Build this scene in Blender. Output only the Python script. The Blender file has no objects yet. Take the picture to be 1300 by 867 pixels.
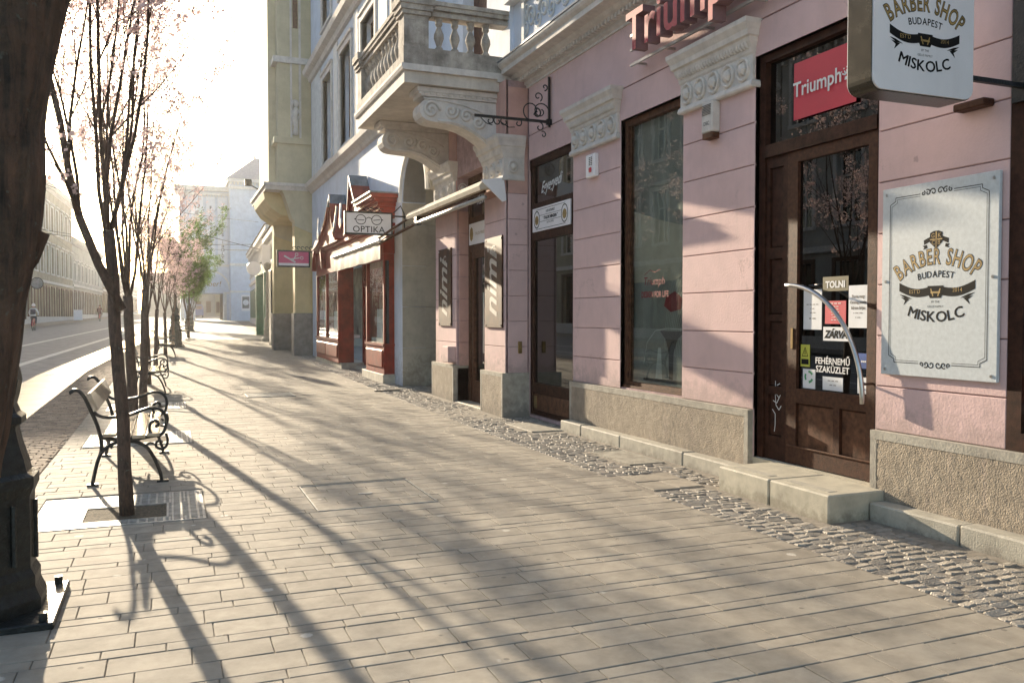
import bpy, math, random
from mathutils import Vector, Matrix, noise
R = random.Random(7)
rad = math.radians
S = bpy.context.scene
COL = S.collection
PI = math.pi

# ------------------------------------------------------------------ camera, sky, sun, exposure
SUN_AZ, SUN_EL = -8.5, 12.8            # degrees, azimuth from +Y towards +X
cam = bpy.data.cameras.new("camera"); co = bpy.data.objects.new("camera", cam); COL.objects.link(co)
co.location = (0, 0, 1.5)
YAW = math.atan(435 / 1080); PIT = math.atan(31.5 / 1080)
co.rotation_euler = (PI / 2 - PIT, 0, -YAW)
cam.sensor_width = 36; cam.lens = 36 * 1080 / 1300; cam.clip_start = .05; cam.clip_end = 2000
S.camera = co
W = bpy.data.worlds.new("World"); S.world = W; W.use_nodes = True
nt = W.node_tree; nt.nodes.clear()
sky = nt.nodes.new('ShaderNodeTexSky'); sky.sky_type = 'NISHITA'; sky.sun_disc = False
sky.sun_elevation = rad(SUN_EL); sky.sun_rotation = rad(SUN_AZ); sky.air_density = 1.0; sky.dust_density = 2.0; sky.ozone_density = 1.0
bg = nt.nodes.new('ShaderNodeBackground'); bg.inputs[1].default_value = .125
wo = nt.nodes.new('ShaderNodeOutputWorld'); nt.links.new(sky.outputs[0], bg.inputs[0]); nt.links.new(bg.outputs[0], wo.inputs[0])
sl = bpy.data.lights.new("sun", 'SUN'); sl.energy = 5.0; sl.angle = rad(.5); sl.color = (1, .84, .62)
so = bpy.data.objects.new("sun", sl); COL.objects.link(so)
sd = Vector((math.sin(rad(SUN_AZ)) * math.cos(rad(SUN_EL)), math.cos(rad(SUN_AZ)) * math.cos(rad(SUN_EL)), math.sin(rad(SUN_EL))))
so.rotation_euler = sd.to_track_quat('Z', 'Y').to_euler(); so.location = (0, 0, 30)
S.view_settings.view_transform = 'Standard'; S.view_settings.look = 'None'; S.view_settings.exposure = 1.42; S.view_settings.gamma = 1
S.cycles.max_bounces = 6; S.cycles.transparent_max_bounces = 12

def gz(y): return 0 if y < 12 else .0105 * (y - 12)      # the street climbs gently
def bx(y): return 0 if y < 24 else .042 * (y - 24)       # and bends a little

# ------------------------------------------------------------------ helpers
class MB:
    def __init__(s): s.v = []; s.f = []
    def add(s, vs, fs):
        n = len(s.v); s.v += [tuple(v) for v in vs]; s.f += [tuple(i + n for i in f) for f in fs]; return s
    def box(s, x0, x1, y0, y1, z0, z1):
        return s.add([(x0,y0,z0),(x1,y0,z0),(x1,y1,z0),(x0,y1,z0),(x0,y0,z1),(x1,y0,z1),(x1,y1,z1),(x0,y1,z1)],
                     [(0,3,2,1),(4,5,6,7),(0,1,5,4),(1,2,6,5),(2,3,7,6),(3,0,4,7)])
    def bev(s, x0, x1, y0, y1, z0, z1, b=.01):      # box with chamfered edges
        vs = []; 
        for (x, sx) in ((x0,1),(x1,-1)):
            for (y, sy) in ((y0,1),(y1,-1)):
                for (z, sz) in ((z0,1),(z1,-1)):
                    vs += [(x, y+sy*b, z+sz*b), (x+sx*b, y, z+sz*b), (x+sx*b, y+sy*b, z)]
        i = lambda a,b_,c,k: (a*4+b_*2+c)*3+k
        f = []
        for a in (0,1):
            q=[i(a,0,0,0),i(a,0,1,0),i(a,1,1,0),i(a,1,0,0)]; f.append(q if a==0 else q[::-1])
            q=[i(0,a,0,1),i(1,a,0,1),i(1,a,1,1),i(0,a,1,1)]; f.append(q if a==0 else q[::-1])
            q=[i(0,0,a,2),i(0,1,a,2),i(1,1,a,2),i(1,0,a,2)]; f.append(q if a==0 else q[::-1])
        for a in (0,1):
            for c in (0,1):
                f.append([i(a,c,0,0),i(a,c,1,0),i(a,c,1,1),i(a,c,0,1)])
                f.append([i(a,0,c,0),i(a,1,c,0),i(a,1,c,2),i(a,0,c,2)])
                f.append([i(0,a,c,1),i(1,a,c,1),i(1,a,c,2),i(0,a,c,2)])
                for e in (0,1): f.append([i(a,c,e,0),i(a,c,e,1),i(a,c,e,2)])
        return s.add(vs, f)
    def tube(s, pts, r, n=6, cap=True):
        pts = [Vector(p) for p in pts]; rs = r if isinstance(r, (list, tuple)) else [r] * len(pts)
        base = len(s.v); up = None
        for k, p in enumerate(pts):
            t = (pts[min(k+1, len(pts)-1)] - pts[max(k-1, 0)]).normalized()
            if up is None: up = Vector((0,0,1)) if abs(t.z) < .9 else Vector((1,0,0))
            a = t.cross(up).normalized(); b = a.cross(t); up = b
            for j in range(n):
                q = p + (a * math.cos(2*PI*j/n) + b * math.sin(2*PI*j/n)) * rs[k]; s.v.append(tuple(q))
        for k in range(len(pts)-1):
            for j in range(n):
                a = base + k*n + j; b = base + k*n + (j+1) % n
                s.f.append((a, b, b+n, a+n))
        if cap:
            s.f.append(tuple(base + j for j in range(n))[::-1]); e = base + (len(pts)-1)*n
            s.f.append(tuple(e + j for j in range(n)))
        return s
    def lathe(s, prof, cx, cy, cz=0, n=16, sq=0):
        base = len(s.v)
        for (r, z) in prof:
            for j in range(n):
                a = 2*PI*(j+.5)/n; s.v.append((cx + r*math.cos(a), cy + r*math.sin(a), cz + z))
        for k in range(len(prof)-1):
            for j in range(n):
                a = base+k*n+j; b = base+k*n+(j+1) % n; s.f.append((a, b, b+n, a+n))
        s.f.append(tuple(base+j for j in range(n))[::-1]); e = base+(len(prof)-1)*n; s.f.append(tuple(e+j for j in range(n)))
        return s
    def prism(s, prof, a0, a1, axis='y'):          # profile extruded along an axis; profile (p,q) = the other two
        n = len(prof); base = len(s.v)
        for a in (a0, a1):
            for (p, q) in prof:
                s.v.append({'y': (p, a, q), 'x': (a, p, q), 'z': (p, q, a)}[axis])
        for j in range(n): s.f.append((base+j, base+(j+1) % n, base+n+(j+1) % n, base+n+j))
        s.f.append(tuple(base+j for j in range(n))[::-1]); s.f.append(tuple(base+n+j for j in range(n)))
        return s
    def flat(s, loops2d, M, h=0):                  # list of polygons mapped through M(u,v,w)
        for lp in loops2d:
            b = len(s.v); s.v += [tuple(M(u, v, h)) for u, v in lp]; s.f.append(tuple(range(b, b+len(lp))))
        return s
    def mapped(s, fn, start=0):
        s.v[start:] = [tuple(fn(*v)) for v in s.v[start:]]; return s
    def mesh(s, name, mat, smooth=False):
        m = bpy.data.meshes.new(name); m.from_pydata(s.v, [], s.f); m.materials.append(mat)
        if smooth: m.shade_smooth() if hasattr(m, 'shade_smooth') else None
        m.validate(); m.update(); return m

def fixn(m):
    import bmesh
    b = bmesh.new(); b.from_mesh(m); bmesh.ops.recalc_face_normals(b, faces=b.faces); b.to_mesh(m); b.free()

def obj(name, mb, mat, parent=None, smooth=False, **kw):
    m = mb if isinstance(mb, bpy.types.Mesh) else mb.mesh(name, mat, smooth)
    if not isinstance(mb, bpy.types.Mesh) and len(mb.f) < 60000: fixn(m)
    o = bpy.data.objects.new(name, m); COL.objects.link(o)
    if parent:
        o.parent = parent
        r = parent
        t = Vector((0,0,0))
        while r: t += Vector(r.location) if r.type == 'EMPTY' else Vector((0,0,0)); r = r.parent
        o.matrix_parent_inverse = Matrix.Translation(-t)
        if parent.parent or parent.type != 'EMPTY': o.matrix_parent_inverse = Matrix.Identity(4) if parent.type != 'EMPTY' else o.matrix_parent_inverse
    for k, v in kw.items(): o[k] = v
    return o

def each(name, mb, mat, parent=None, **kw):
    # one object for every loose piece collected in mb
    par = list(range(len(mb.v)))
    def fd(i):
        while par[i] != i: par[i] = par[par[i]]; i = par[i]
        return i
    for f in mb.f:
        for a in f[1:]: par[fd(a)] = fd(f[0])
    gr = {}
    for f in mb.f: gr.setdefault(fd(f[0]), []).append(f)
    for fs in gr.values():
        ix = sorted({i for f in fs for i in f}); mp = {k: n for n, k in enumerate(ix)}; m2 = MB(); m2.v = [mb.v[i] for i in ix]; m2.f = [tuple(mp[i] for i in f) for f in fs]
        obj(name, m2, mat, parent, **kw)

def thing(name, label, cat, loc=(0,0,0), group=None):
    o = bpy.data.objects.new(name, None); COL.objects.link(o); o.location = loc; o.empty_display_size = .2
    o['label'] = label; o['category'] = cat
    if group: o['group'] = group
    return o
def struct(name, mb, mat, **kw): return obj(name, mb, mat, None, kind='structure', **kw)
def copy_tree(o, parent=None):
    c = o.copy(); COL.objects.link(c); c.parent = parent
    for ch in list(o.children): copy_tree(ch, c)
    return c

# ------------------------------------------------------------------ materials
def mat(name, col, rough=.8, var=.15, scale=8, bump=.0, bscale=60, col2=None, metal=0, spec=.5, isl=0, dirt=0, coat=0, trans=0):
    m = bpy.data.materials.new(name); m.use_nodes = True; t = m.node_tree; N = t.nodes; L = t.links
    p = N['Principled BSDF']; p.inputs['Roughness'].default_value = rough; p.inputs['Metallic'].default_value = metal
    p.inputs['Specular IOR Level'].default_value = spec
    if coat: p.inputs['Coat Weight'].default_value = coat
    g = N.new('ShaderNodeNewGeometry')
    nz = N.new('ShaderNodeTexNoise'); nz.inputs['Scale'].default_value = scale; nz.inputs['Detail'].default_value = 6; nz.inputs['Roughness'].default_value = .65
    L.new(g.outputs['Position'], nz.inputs['Vector'])
    mx = N.new('ShaderNodeMix'); mx.data_type = 'RGBA'
    c2 = col2 or tuple(c * (1 - 2*var) for c in col); c1 = col if col2 else tuple(min(1, c * (1 + var)) for c in col)
    mx.inputs[6].default_value = (*c1, 1); mx.inputs[7].default_value = (*c2, 1)
    mr = N.new('ShaderNodeMapRange'); mr.inputs[1].default_value = .35; mr.inputs[2].default_value = .7
    L.new(nz.outputs['Fac'], mr.inputs[0]); L.new(mr.outputs[0], mx.inputs[0])
    out = mx.outputs[2]
    if isl:
        oi = N.new('ShaderNodeObjectInfo'); ad = N.new('ShaderNodeMath'); ad.operation = 'ADD'
        L.new(oi.outputs['Random'], ad.inputs[0]); L.new(g.outputs['Random Per Island'], ad.inputs[1])
        fr = N.new('ShaderNodeMath'); fr.operation = 'FRACT'; L.new(ad.outputs[0], fr.inputs[0])
        m2 = N.new('ShaderNodeMapRange'); m2.inputs[3].default_value = 1 - isl; m2.inputs[4].default_value = 1 + isl; L.new(fr.outputs[0], m2.inputs[0])
        hs = N.new('ShaderNodeHueSaturation'); L.new(out, hs.inputs['Color']); L.new(m2.outputs[0], hs.inputs['Value']); out = hs.outputs[0]
    if dirt:
        n2 = N.new('ShaderNodeTexNoise'); n2.inputs['Scale'].default_value = 1.3; n2.inputs['Detail'].default_value = 8; n2.inputs['Roughness'].default_value = .75
        mp = N.new('ShaderNodeMapping'); mp.inputs['Scale'].default_value = (1, 1, .35); L.new(g.outputs['Position'], mp.inputs[0]); L.new(mp.outputs[0], n2.inputs['Vector'])
        m3 = N.new('ShaderNodeMapRange'); m3.inputs[1].default_value = .48; m3.inputs[2].default_value = .75; m3.inputs[4].default_value = dirt; L.new(n2.outputs['Fac'], m3.inputs[0])
        x2 = N.new('ShaderNodeMix'); x2.data_type = 'RGBA'; L.new(m3.outputs[0], x2.inputs[0]); L.new(out, x2.inputs[6]); x2.inputs[7].default_value = (.12, .1, .085, 1); out = x2.outputs[2]
    L.new(out, p.inputs['Base Color'])
    if bump:
        nb = N.new('ShaderNodeTexNoise'); nb.inputs['Scale'].default_value = bscale; nb.inputs['Detail'].default_value = 5; L.new(g.outputs['Position'], nb.inputs['Vector'])
        b = N.new('ShaderNodeBump'); b.inputs['Strength'].default_value = min(1, bump); b.inputs['Distance'].default_value = .01 * max(1, bump); L.new(nb.outputs['Fac'], b.inputs['Height']); L.new(b.outputs[0], p.inputs['Normal'])
    if trans:                                             # thin petals and leaves let light through
        tr = N.new('ShaderNodeBsdfTranslucent'); L.new(out, tr.inputs[0]); ms = N.new('ShaderNodeMixShader'); ms.inputs[0].default_value = trans
        L.new(p.outputs[0], ms.inputs[1]); L.new(tr.outputs[0], ms.inputs[2]); L.new(ms.outputs[0], N['Material Output'].inputs[0])
    return m
def glass(name, tint=(.5,.55,.5), ior=1.9, rough=.01, wav=0):
    m = bpy.data.materials.new(name); m.use_nodes = True; t = m.node_tree; N = t.nodes; L = t.links; N.remove(N['Principled BSDF'])
    a = N.new('ShaderNodeBsdfTransparent'); a.inputs[0].default_value = (*tint, 1)
    b = N.new('ShaderNodeBsdfGlossy'); b.inputs['Roughness'].default_value = rough; b.inputs[0].default_value = (1,1,1,1)
    fr = N.new('ShaderNodeFresnel'); fr.inputs[0].default_value = ior
    if wav:
        nz = N.new('ShaderNodeTexNoise'); nz.inputs['Scale'].default_value = 1.6; g = N.new('ShaderNodeNewGeometry'); L.new(g.outputs['Position'], nz.inputs['Vector'])
        bu = N.new('ShaderNodeBump'); bu.inputs['Strength'].default_value = wav; bu.inputs['Distance'].default_value = .01; L.new(nz.outputs[0], bu.inputs['Height']); L.new(bu.outputs[0], b.inputs['Normal'])
    gb = N.new('ShaderNodeNewGeometry'); om = N.new('ShaderNodeMath'); om.operation = 'SUBTRACT'; om.inputs[0].default_value = 1; L.new(gb.outputs['Backfacing'], om.inputs[1])
    ml = N.new('ShaderNodeMath'); ml.operation = 'MULTIPLY'; L.new(fr.outputs[0], ml.inputs[0]); L.new(om.outputs[0], ml.inputs[1])
    mx = N.new('ShaderNodeMixShader'); L.new(ml.outputs[0], mx.inputs[0]); L.new(a.outputs[0], mx.inputs[1]); L.new(b.outputs[0], mx.inputs[2])
    L.new(mx.outputs[0], N['Material Output'].inputs[0]); return m
def brickmat(name, c1, c2, mortar, bw, bh, ms=.02, rough=.8, bump=.3, off=.5):
    m = mat(name, c1, rough, .1, 6); t = m.node_tree; N = t.nodes; L = t.links; p = N['Principled BSDF']
    g = N.new('ShaderNodeNewGeometry'); br = N.new('ShaderNodeTexBrick'); br.inputs['Color1'].default_value = (*c1,1); br.inputs['Color2'].default_value = (*c2,1)
    br.inputs['Mortar'].default_value = (*mortar,1); br.inputs['Scale'].default_value = 1; br.inputs['Brick Width'].default_value = bw; br.inputs['Row Height'].default_value = bh
    br.inputs['Mortar Size'].default_value = ms; br.offset = off
    L.new(g.outputs['Position'], br.inputs['Vector']); L.new(br.outputs['Color'], p.inputs['Base Color'])
    b = N.new('ShaderNodeBump'); b.inputs['Strength'].default_value = bump; b.inputs['Distance'].default_value = .01; b.invert = True
    L.new(br.outputs['Fac'], b.inputs['Height']); L.new(b.outputs[0], p.inputs['Normal'])
    return m

M = dict(
 paver=mat('paver concrete', (.335,.295,.235), .85, .14, 5, .25, 260, isl=.09, dirt=.14, spec=.35),
 mortar=mat('joint sand', (.23,.20,.16), .9, .2, 20, .3),
 cobble=mat('cobble basalt', (.33,.295,.245), .72, .2, 12, .8, 90, isl=.2, dirt=.2),
 curb=mat('curb limestone', (.42,.39,.32), .75, .15, 7, .3, 90, dirt=.35),
 step=mat('step stone', (.50,.46,.36), .7, .12, 6, .2, 120, dirt=.25),
 plinth=mat('rough plinth render', (.33,.275,.21), .9, .12, 8, 1.2, 90, dirt=.45),
 plinthb=mat('plinth smooth border', (.40,.37,.31), .85, .15, 9, .3, 60, dirt=.5),
 pink=mat('pink stucco', (.67,.475,.46), .85, .05, 2.5, .25, 45, dirt=.09),
 pinkdk=mat('pink stucco joint', (.42,.29,.29), .9, .15, 6),
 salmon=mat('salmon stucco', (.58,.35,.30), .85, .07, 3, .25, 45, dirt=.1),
 stone=mat('carved cream stucco', (.66,.62,.575), .85, .08, 7, .3, 70, dirt=.22),
 balc=mat('balcony stucco', (.62,.57,.50), .85, .1, 3, .2, 60, dirt=.4),
 balcd=mat('weathered balcony stone', (.42,.38,.33), .9, .25, 5, .4, 60, dirt=.8),
 blue=mat('pale blue stucco', (.62,.68,.78), .85, .06, 2, .2, 50, dirt=.12),
 white=mat('white trim', (.72,.72,.70), .8, .08, 4, .1, dirt=.15),
 beige=mat('beige passage stone', (.46,.42,.34), .85, .1, 3, .2, dirt=.35),
 yellow=mat('yellow ochre stucco', (.56,.50,.34), .85, .08, 1.5, .2, 40, dirt=.2),
 yelw=mat('warm yellow stucco', (.62,.5,.26), .85, .08, 1.5, .2, 40, dirt=.2),
 greypl=mat('grey plinth stone', (.27,.24,.21), .8, .15, 5, .2, dirt=.3),
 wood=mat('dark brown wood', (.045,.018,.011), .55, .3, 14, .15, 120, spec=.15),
 woodw=mat('worn brown wood', (.085,.036,.02), .55, .5, 30, .3, 120, col2=(.035,.015,.01), spec=.15),
 wood2=mat('brown wood lit', (.11,.05,.028), .55, .3, 14, .15, 120, spec=.18),  # paler copy of the dark wood, its sunlit tone put into the colour
 redw=mat('oxblood painted wood', (.23,.022,.012), .5, .2, 5, .05, 50, spec=.25),
 redr=mat('red sheet', (.27,.045,.025), .4, .2, 5, spec=.4),
 roofg=mat('grey blue roof metal', (.18,.21,.25), .4, .2, 5, metal=.3),
 iron=mat('black iron paint', (.012,.013,.013), .4, .3, 20, .3, 60),
 lampg=mat('dark green lamp paint', (.011,.014,.013), .45, .4, 30, .8, 50),
 steel=mat('brushed steel', (.5,.5,.5), .28, .05, 60, metal=1),
 alu=mat('aluminium', (.55,.53,.5), .4, .1, 8, metal=.7),
 plate=mat('galvanised plate', (.36,.35,.32), .62, .2, 12, .2, metal=.3),
 signw=mat('white acrylic', (.88,.86,.87), .3, .03, 3),
 board=mat('ivory patterned board', (.56,.60,.62), .4, .06, 30, dirt=.06),
 ink=mat('black print', (.015,.015,.015), .7, .1, 9, spec=.1),
 inkgr=mat('grey print', (.16,.15,.15), .5, .1, 9),
 gold=mat('gold print', (.36,.24,.08), .45, .25, 14),
 sred=mat('crimson banner', (.55,.03,.06), .5, .05, 3),
 dred=mat('dull red lettering paint', (.38,.025,.05), .6, .15, 8),
 lside=mat('grey letter return', (.24,.14,.15), .5, .15, 8),
 paper=mat('white paper', (.75,.76,.78), .7, .04, 5),
 wprint=mat('white print', (.7,.7,.7), .5, .02, 5),
 ygreen=mat('yellow label', (.55,.55,.08), .5, .05, 5),
 green=mat('green print', (.05,.3,.12), .5, .05, 5),
 olive=mat('olive sign', (.10,.085,.035), .5, .1, 5),
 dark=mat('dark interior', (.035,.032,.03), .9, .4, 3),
 intg=mat('grey green interior', (.52,.56,.47), .9, .35, 1.5),
 curtain=mat('net curtain', (.75,.78,.68), .9, .3, 3),
 glassd=glass('door glass', (.3,.3,.29), 2.0), glassw=glass('shop window glass', (.86,.89,.87), 1.7, .0, .10),
 glassf=glass('far window glass', (.3,.33,.36), 1.8, .02),
 bark=mat('cherry bark', (.10,.062,.045), .85, .5, 14, 1.6, 40, col2=(.028,.019,.015)),
 barkf=mat('old plane bark', (.13,.085,.055), .85, .5, 9, 3, 26, col2=(.02,.016,.012)),
 petal=mat('blossom petal', (.80,.62,.60), .6, .08, 3, isl=.2, trans=.4),
 leaf=mat('young leaf', (.13,.22,.03), .6, .3, 3, isl=.4, trans=.4),
 canvas=mat('cream awning canvas', (.68,.62,.52), .8, .1, 4, .2, dirt=.35, trans=.3),
 soil=mat('pit soil', (.12,.095,.06), .95, .4, 40, 1.5, 80),
 asph=mat('road granite', (.27,.26,.25), .9, .15, 3, .3, 90),
 shiny=mat('smooth kerb road strip', (.36,.33,.29), .24, .12, 2, .1, 30),
 rail=mat('pale concrete track edge', (.6,.58,.54), .8, .1, 3),
 bpave=brickmat('small setts', (.34,.29,.23), (.25,.22,.18), (.12,.1,.08), .2, .1, .006),
 fpave=brickmat('distant pavers', (.36,.315,.245), (.34,.295,.23), (.2,.175,.14), .34, .17, .006, .62, .2),
 wallg=mat('grey town stucco', (.29,.265,.225), .85, .12, 1.2, dirt=.3), wally=mat('sandy town stucco', (.36,.31,.225), .85, .12, 1.2, dirt=.3),
 wallw=mat('pale town stucco', (.40,.38,.34), .85, .12, 1.2, dirt=.3), wallp=mat('faded peach stucco', (.38,.29,.22), .85, .12, 1.2, dirt=.3),
 greenp=mat('green shopfront paint', (.09,.20,.12), .5, .15, 4), ban=mat('banner cloth', (.74,.77,.82), .7, .04, 2),
 tile=mat('roof tile', (.16,.12,.1), .8, .2, 4), skin=mat('skin', (.45,.27,.2), .6, .05, 6), shirt=mat('white shirt', (.7,.72,.75), .8, .1, 9),
 navy=mat('navy cloth', (.02,.025,.05), .8, .2, 9), maroon=mat('maroon coat', (.12,.02,.02), .8, .2, 9), stain=mat('rust stain', (.36,.2,.12), .9, .3, 12),
 bwood=mat('pale varnished plank', (.46,.38,.28), .18, .2, 8, .1, 60, coat=.4), brass=mat('aged brass', (.3,.2,.08), .4, .2, 9, metal=.7),
 blueb=mat('blue stripe', (.04,.09,.3), .4), redb=mat('red stripe', (.45,.02,.04), .4), wred=mat('thin red window film', (.20,.02,.03), .6, .1, 5, spec=.1), poster=mat('grey green poster print', (.25,.26,.245), .6, .35, 1.6, col2=(.13,.138,.13), spec=.2), faint=mat('pale poster print', (.42,.45,.42), .6, .1, 4, spec=.2),
 pinks=mat('raspberry sign', (.6,.08,.2), .4, .05),
)
def specks(m, scale, thr, col, fac=.6):
    t = m.node_tree; N = t.nodes; L = t.links; p = N['Principled BSDF']; src = p.inputs['Base Color'].links[0].from_socket
    g = N.new('ShaderNodeNewGeometry'); v = N.new('ShaderNodeTexVoronoi'); v.inputs['Scale'].default_value = scale; L.new(g.outputs['Position'], v.inputs['Vector'])
    wn = N.new('ShaderNodeTexNoise'); wn.inputs['Scale'].default_value = 40; L.new(g.outputs['Position'], wn.inputs['Vector'])
    a = N.new('ShaderNodeMath'); a.operation = 'MULTIPLY_ADD'; a.inputs[1].default_value = .06; L.new(wn.outputs['Fac'], a.inputs[0]); L.new(v.outputs['Distance'], a.inputs[2])
    r = N.new('ShaderNodeMapRange'); r.inputs[1].default_value = thr; r.inputs[2].default_value = thr*1.25; r.inputs[3].default_value = fac; r.inputs[4].default_value = 0; L.new(a.outputs[0], r.inputs[0])
    x = N.new('ShaderNodeMix'); x.data_type = 'RGBA'; L.new(r.outputs[0], x.inputs[0]); L.new(src, x.inputs[6]); x.inputs[7].default_value = (*col, 1); L.new(x.outputs[2], p.inputs['Base Color'])
for m_ in ('paver', 'fpave'): specks(M[m_], 2.3, .085, (.62,.58,.5), .7); specks(M[m_], 3.7, .075, (.08,.07,.06), .6)
specks(M['pink'], 1.7, .06, (.3,.2,.19), .5); specks(M['cobble'], 2.9, .1, (.5,.46,.38), .5)
def fissures(m, sc, zs, amp, light, fac):
    t = m.node_tree; N = t.nodes; L = t.links; p = N['Principled BSDF']; src = p.inputs['Base Color'].links[0].from_socket
    g = N.new('ShaderNodeNewGeometry'); mp = N.new('ShaderNodeMapping'); mp.inputs['Scale'].default_value = (sc, sc, zs); L.new(g.outputs['Position'], mp.inputs[0])
    n = N.new('ShaderNodeTexNoise'); n.inputs['Scale'].default_value = 1; n.inputs['Detail'].default_value = 8; n.inputs['Roughness'].default_value = .7; n.inputs['Distortion'].default_value = .6; L.new(mp.outputs[0], n.inputs['Vector'])
    r = N.new('ShaderNodeMapRange'); r.inputs[1].default_value = .42; r.inputs[2].default_value = .62; r.inputs[4].default_value = fac; L.new(n.outputs['Fac'], r.inputs[0])
    x = N.new('ShaderNodeMix'); x.data_type = 'RGBA'; L.new(r.outputs[0], x.inputs[0]); L.new(src, x.inputs[6]); x.inputs[7].default_value = (*light, 1)
    n3 = N.new('ShaderNodeTexNoise'); n3.inputs['Scale'].default_value = 30; n3.inputs['Detail'].default_value = 3; L.new(g.outputs['Position'], n3.inputs['Vector'])
    r3 = N.new('ShaderNodeMapRange'); r3.inputs[1].default_value = .66; r3.inputs[2].default_value = .70; r3.inputs[4].default_value = .5; L.new(n3.outputs['Fac'], r3.inputs[0])
    y = N.new('ShaderNodeMix'); y.data_type = 'RGBA'; L.new(r3.outputs[0], y.inputs[0]); L.new(x.outputs[2], y.inputs[6]); y.inputs[7].default_value = (.16,.17,.13,1); L.new(y.outputs[2], p.inputs['Base Color'])
    b = N.new('ShaderNodeBump'); b.inputs['Strength'].default_value = 1; b.inputs['Distance'].default_value = amp; L.new(n.outputs['Fac'], b.inputs['Height'])
    old = p.inputs['Normal'].links[0].from_socket; L.new(old, b.inputs['Normal']); L.new(b.outputs[0], p.inputs['Normal'])
fissures(M['barkf'], 26, 3.2, .05, (.19,.10,.06), .75); fissures(M['bark'], 60, 9, .015, (.15,.09,.06), .6)
def streaks(m, fac, col=(.32,.24,.23)):
    t = m.node_tree; N = t.nodes; L = t.links; p = N['Principled BSDF']; src = p.inputs['Base Color'].links[0].from_socket
    g = N.new('ShaderNodeNewGeometry'); mp = N.new('ShaderNodeMapping'); mp.inputs['Scale'].default_value = (9, 9, .7); L.new(g.outputs['Position'], mp.inputs[0])
    n = N.new('ShaderNodeTexNoise'); n.inputs['Scale'].default_value = 1; n.inputs['Detail'].default_value = 7; n.inputs['Roughness'].default_value = .7; L.new(mp.outputs[0], n.inputs['Vector'])
    r = N.new('ShaderNodeMapRange'); r.inputs[1].default_value = .55; r.inputs[2].default_value = .8; r.inputs[4].default_value = fac; L.new(n.outputs['Fac'], r.inputs[0])
    x = N.new('ShaderNodeMix'); x.data_type = 'RGBA'; L.new(r.outputs[0], x.inputs[0]); L.new(src, x.inputs[6]); x.inputs[7].default_value = (*col, 1); L.new(x.outputs[2], p.inputs['Base Color'])
for m_, f_ in (('pink',.22),('salmon',.25),('blue',.2),('yellow',.2),('stone',.3),('balc',.35),('beige',.3),('plinth',.4),('plinthb',.3),('signw',.08)): streaks(M[m_], f_)
def wear(m, z0, z1, col, fac, crack=0):
    t = m.node_tree; N = t.nodes; L = t.links; p = N['Principled BSDF']; src = p.inputs['Base Color'].links[0].from_socket
    g = N.new('ShaderNodeNewGeometry'); sp = N.new('ShaderNodeSeparateXYZ'); L.new(g.outputs['Position'], sp.inputs[0])
    r = N.new('ShaderNodeMapRange'); r.inputs[1].default_value = z0; r.inputs[2].default_value = z1; r.inputs[3].default_value = .34; r.inputs[4].default_value = -.1; L.new(sp.outputs[2], r.inputs[0])
    n = N.new('ShaderNodeTexNoise'); n.inputs['Scale'].default_value = 6; n.inputs['Detail'].default_value = 8; n.inputs['Roughness'].default_value = .75; L.new(g.outputs['Position'], n.inputs['Vector'])
    a = N.new('ShaderNodeMath'); L.new(r.outputs[0], a.inputs[0]); L.new(n.outputs['Fac'], a.inputs[1])
    r2 = N.new('ShaderNodeMapRange'); r2.inputs[1].default_value = .62; r2.inputs[2].default_value = .82; r2.inputs[4].default_value = fac; L.new(a.outputs[0], r2.inputs[0])
    x = N.new('ShaderNodeMix'); x.data_type = 'RGBA'; L.new(r2.outputs[0], x.inputs[0]); L.new(src, x.inputs[6]); x.inputs[7].default_value = (*col, 1); out = x.outputs[2]
    if crack:
        dn = N.new('ShaderNodeVectorMath'); dn.operation = 'MULTIPLY_ADD'; dn.inputs[1].default_value = (.5,.5,.5); L.new(n.outputs['Color'], dn.inputs[0]); L.new(g.outputs['Position'], dn.inputs[2])
        v = N.new('ShaderNodeTexVoronoi'); v.feature = 'DISTANCE_TO_EDGE'; v.inputs['Scale'].default_value = 1.1; L.new(dn.outputs[0], v.inputs['Vector'])
        n4 = N.new('ShaderNodeTexNoise'); n4.inputs['Scale'].default_value = .9; L.new(g.outputs['Position'], n4.inputs['Vector'])
        c1 = N.new('ShaderNodeMapRange'); c1.inputs[1].default_value = .002; c1.inputs[2].default_value = .005; c1.inputs[3].default_value = crack; c1.inputs[4].default_value = 0; L.new(v.outputs['Distance'], c1.inputs[0])
        c2 = N.new('ShaderNodeMapRange'); c2.inputs[1].default_value = .52; c2.inputs[2].default_value = .62; L.new(n4.outputs['Fac'], c2.inputs[0])
        mu = N.new('ShaderNodeMath'); mu.operation = 'MULTIPLY'; L.new(c1.outputs[0], mu.inputs[0]); L.new(c2.outputs[0], mu.inputs[1])
        y = N.new('ShaderNodeMix'); y.data_type = 'RGBA'; L.new(mu.outputs[0], y.inputs[0]); L.new(out, y.inputs[6]); y.inputs[7].default_value = (.2,.13,.12,1); out = y.outputs[2]
    L.new(out, p.inputs['Base Color'])
wear(M['pink'], .64, 1.15, (.36,.27,.25), .6, .7); wear(M['salmon'], .64, 1.15, (.33,.24,.2), .6); wear(M['plinth'], -.05, .45, (.13,.11,.09), .6); wear(M['curb'], -.05, .12, (.12,.1,.08), .6); wear(M['step'], -.02, .16, (.2,.17,.12), .6); wear(M['plinthb'], 0, .5, (.16,.14,.12), .6); wear(M['beige'], 0, 1.2, (.2,.17,.13), .6); wear(M['blue'], 0, 1.5, (.3,.3,.3), .5)
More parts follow.
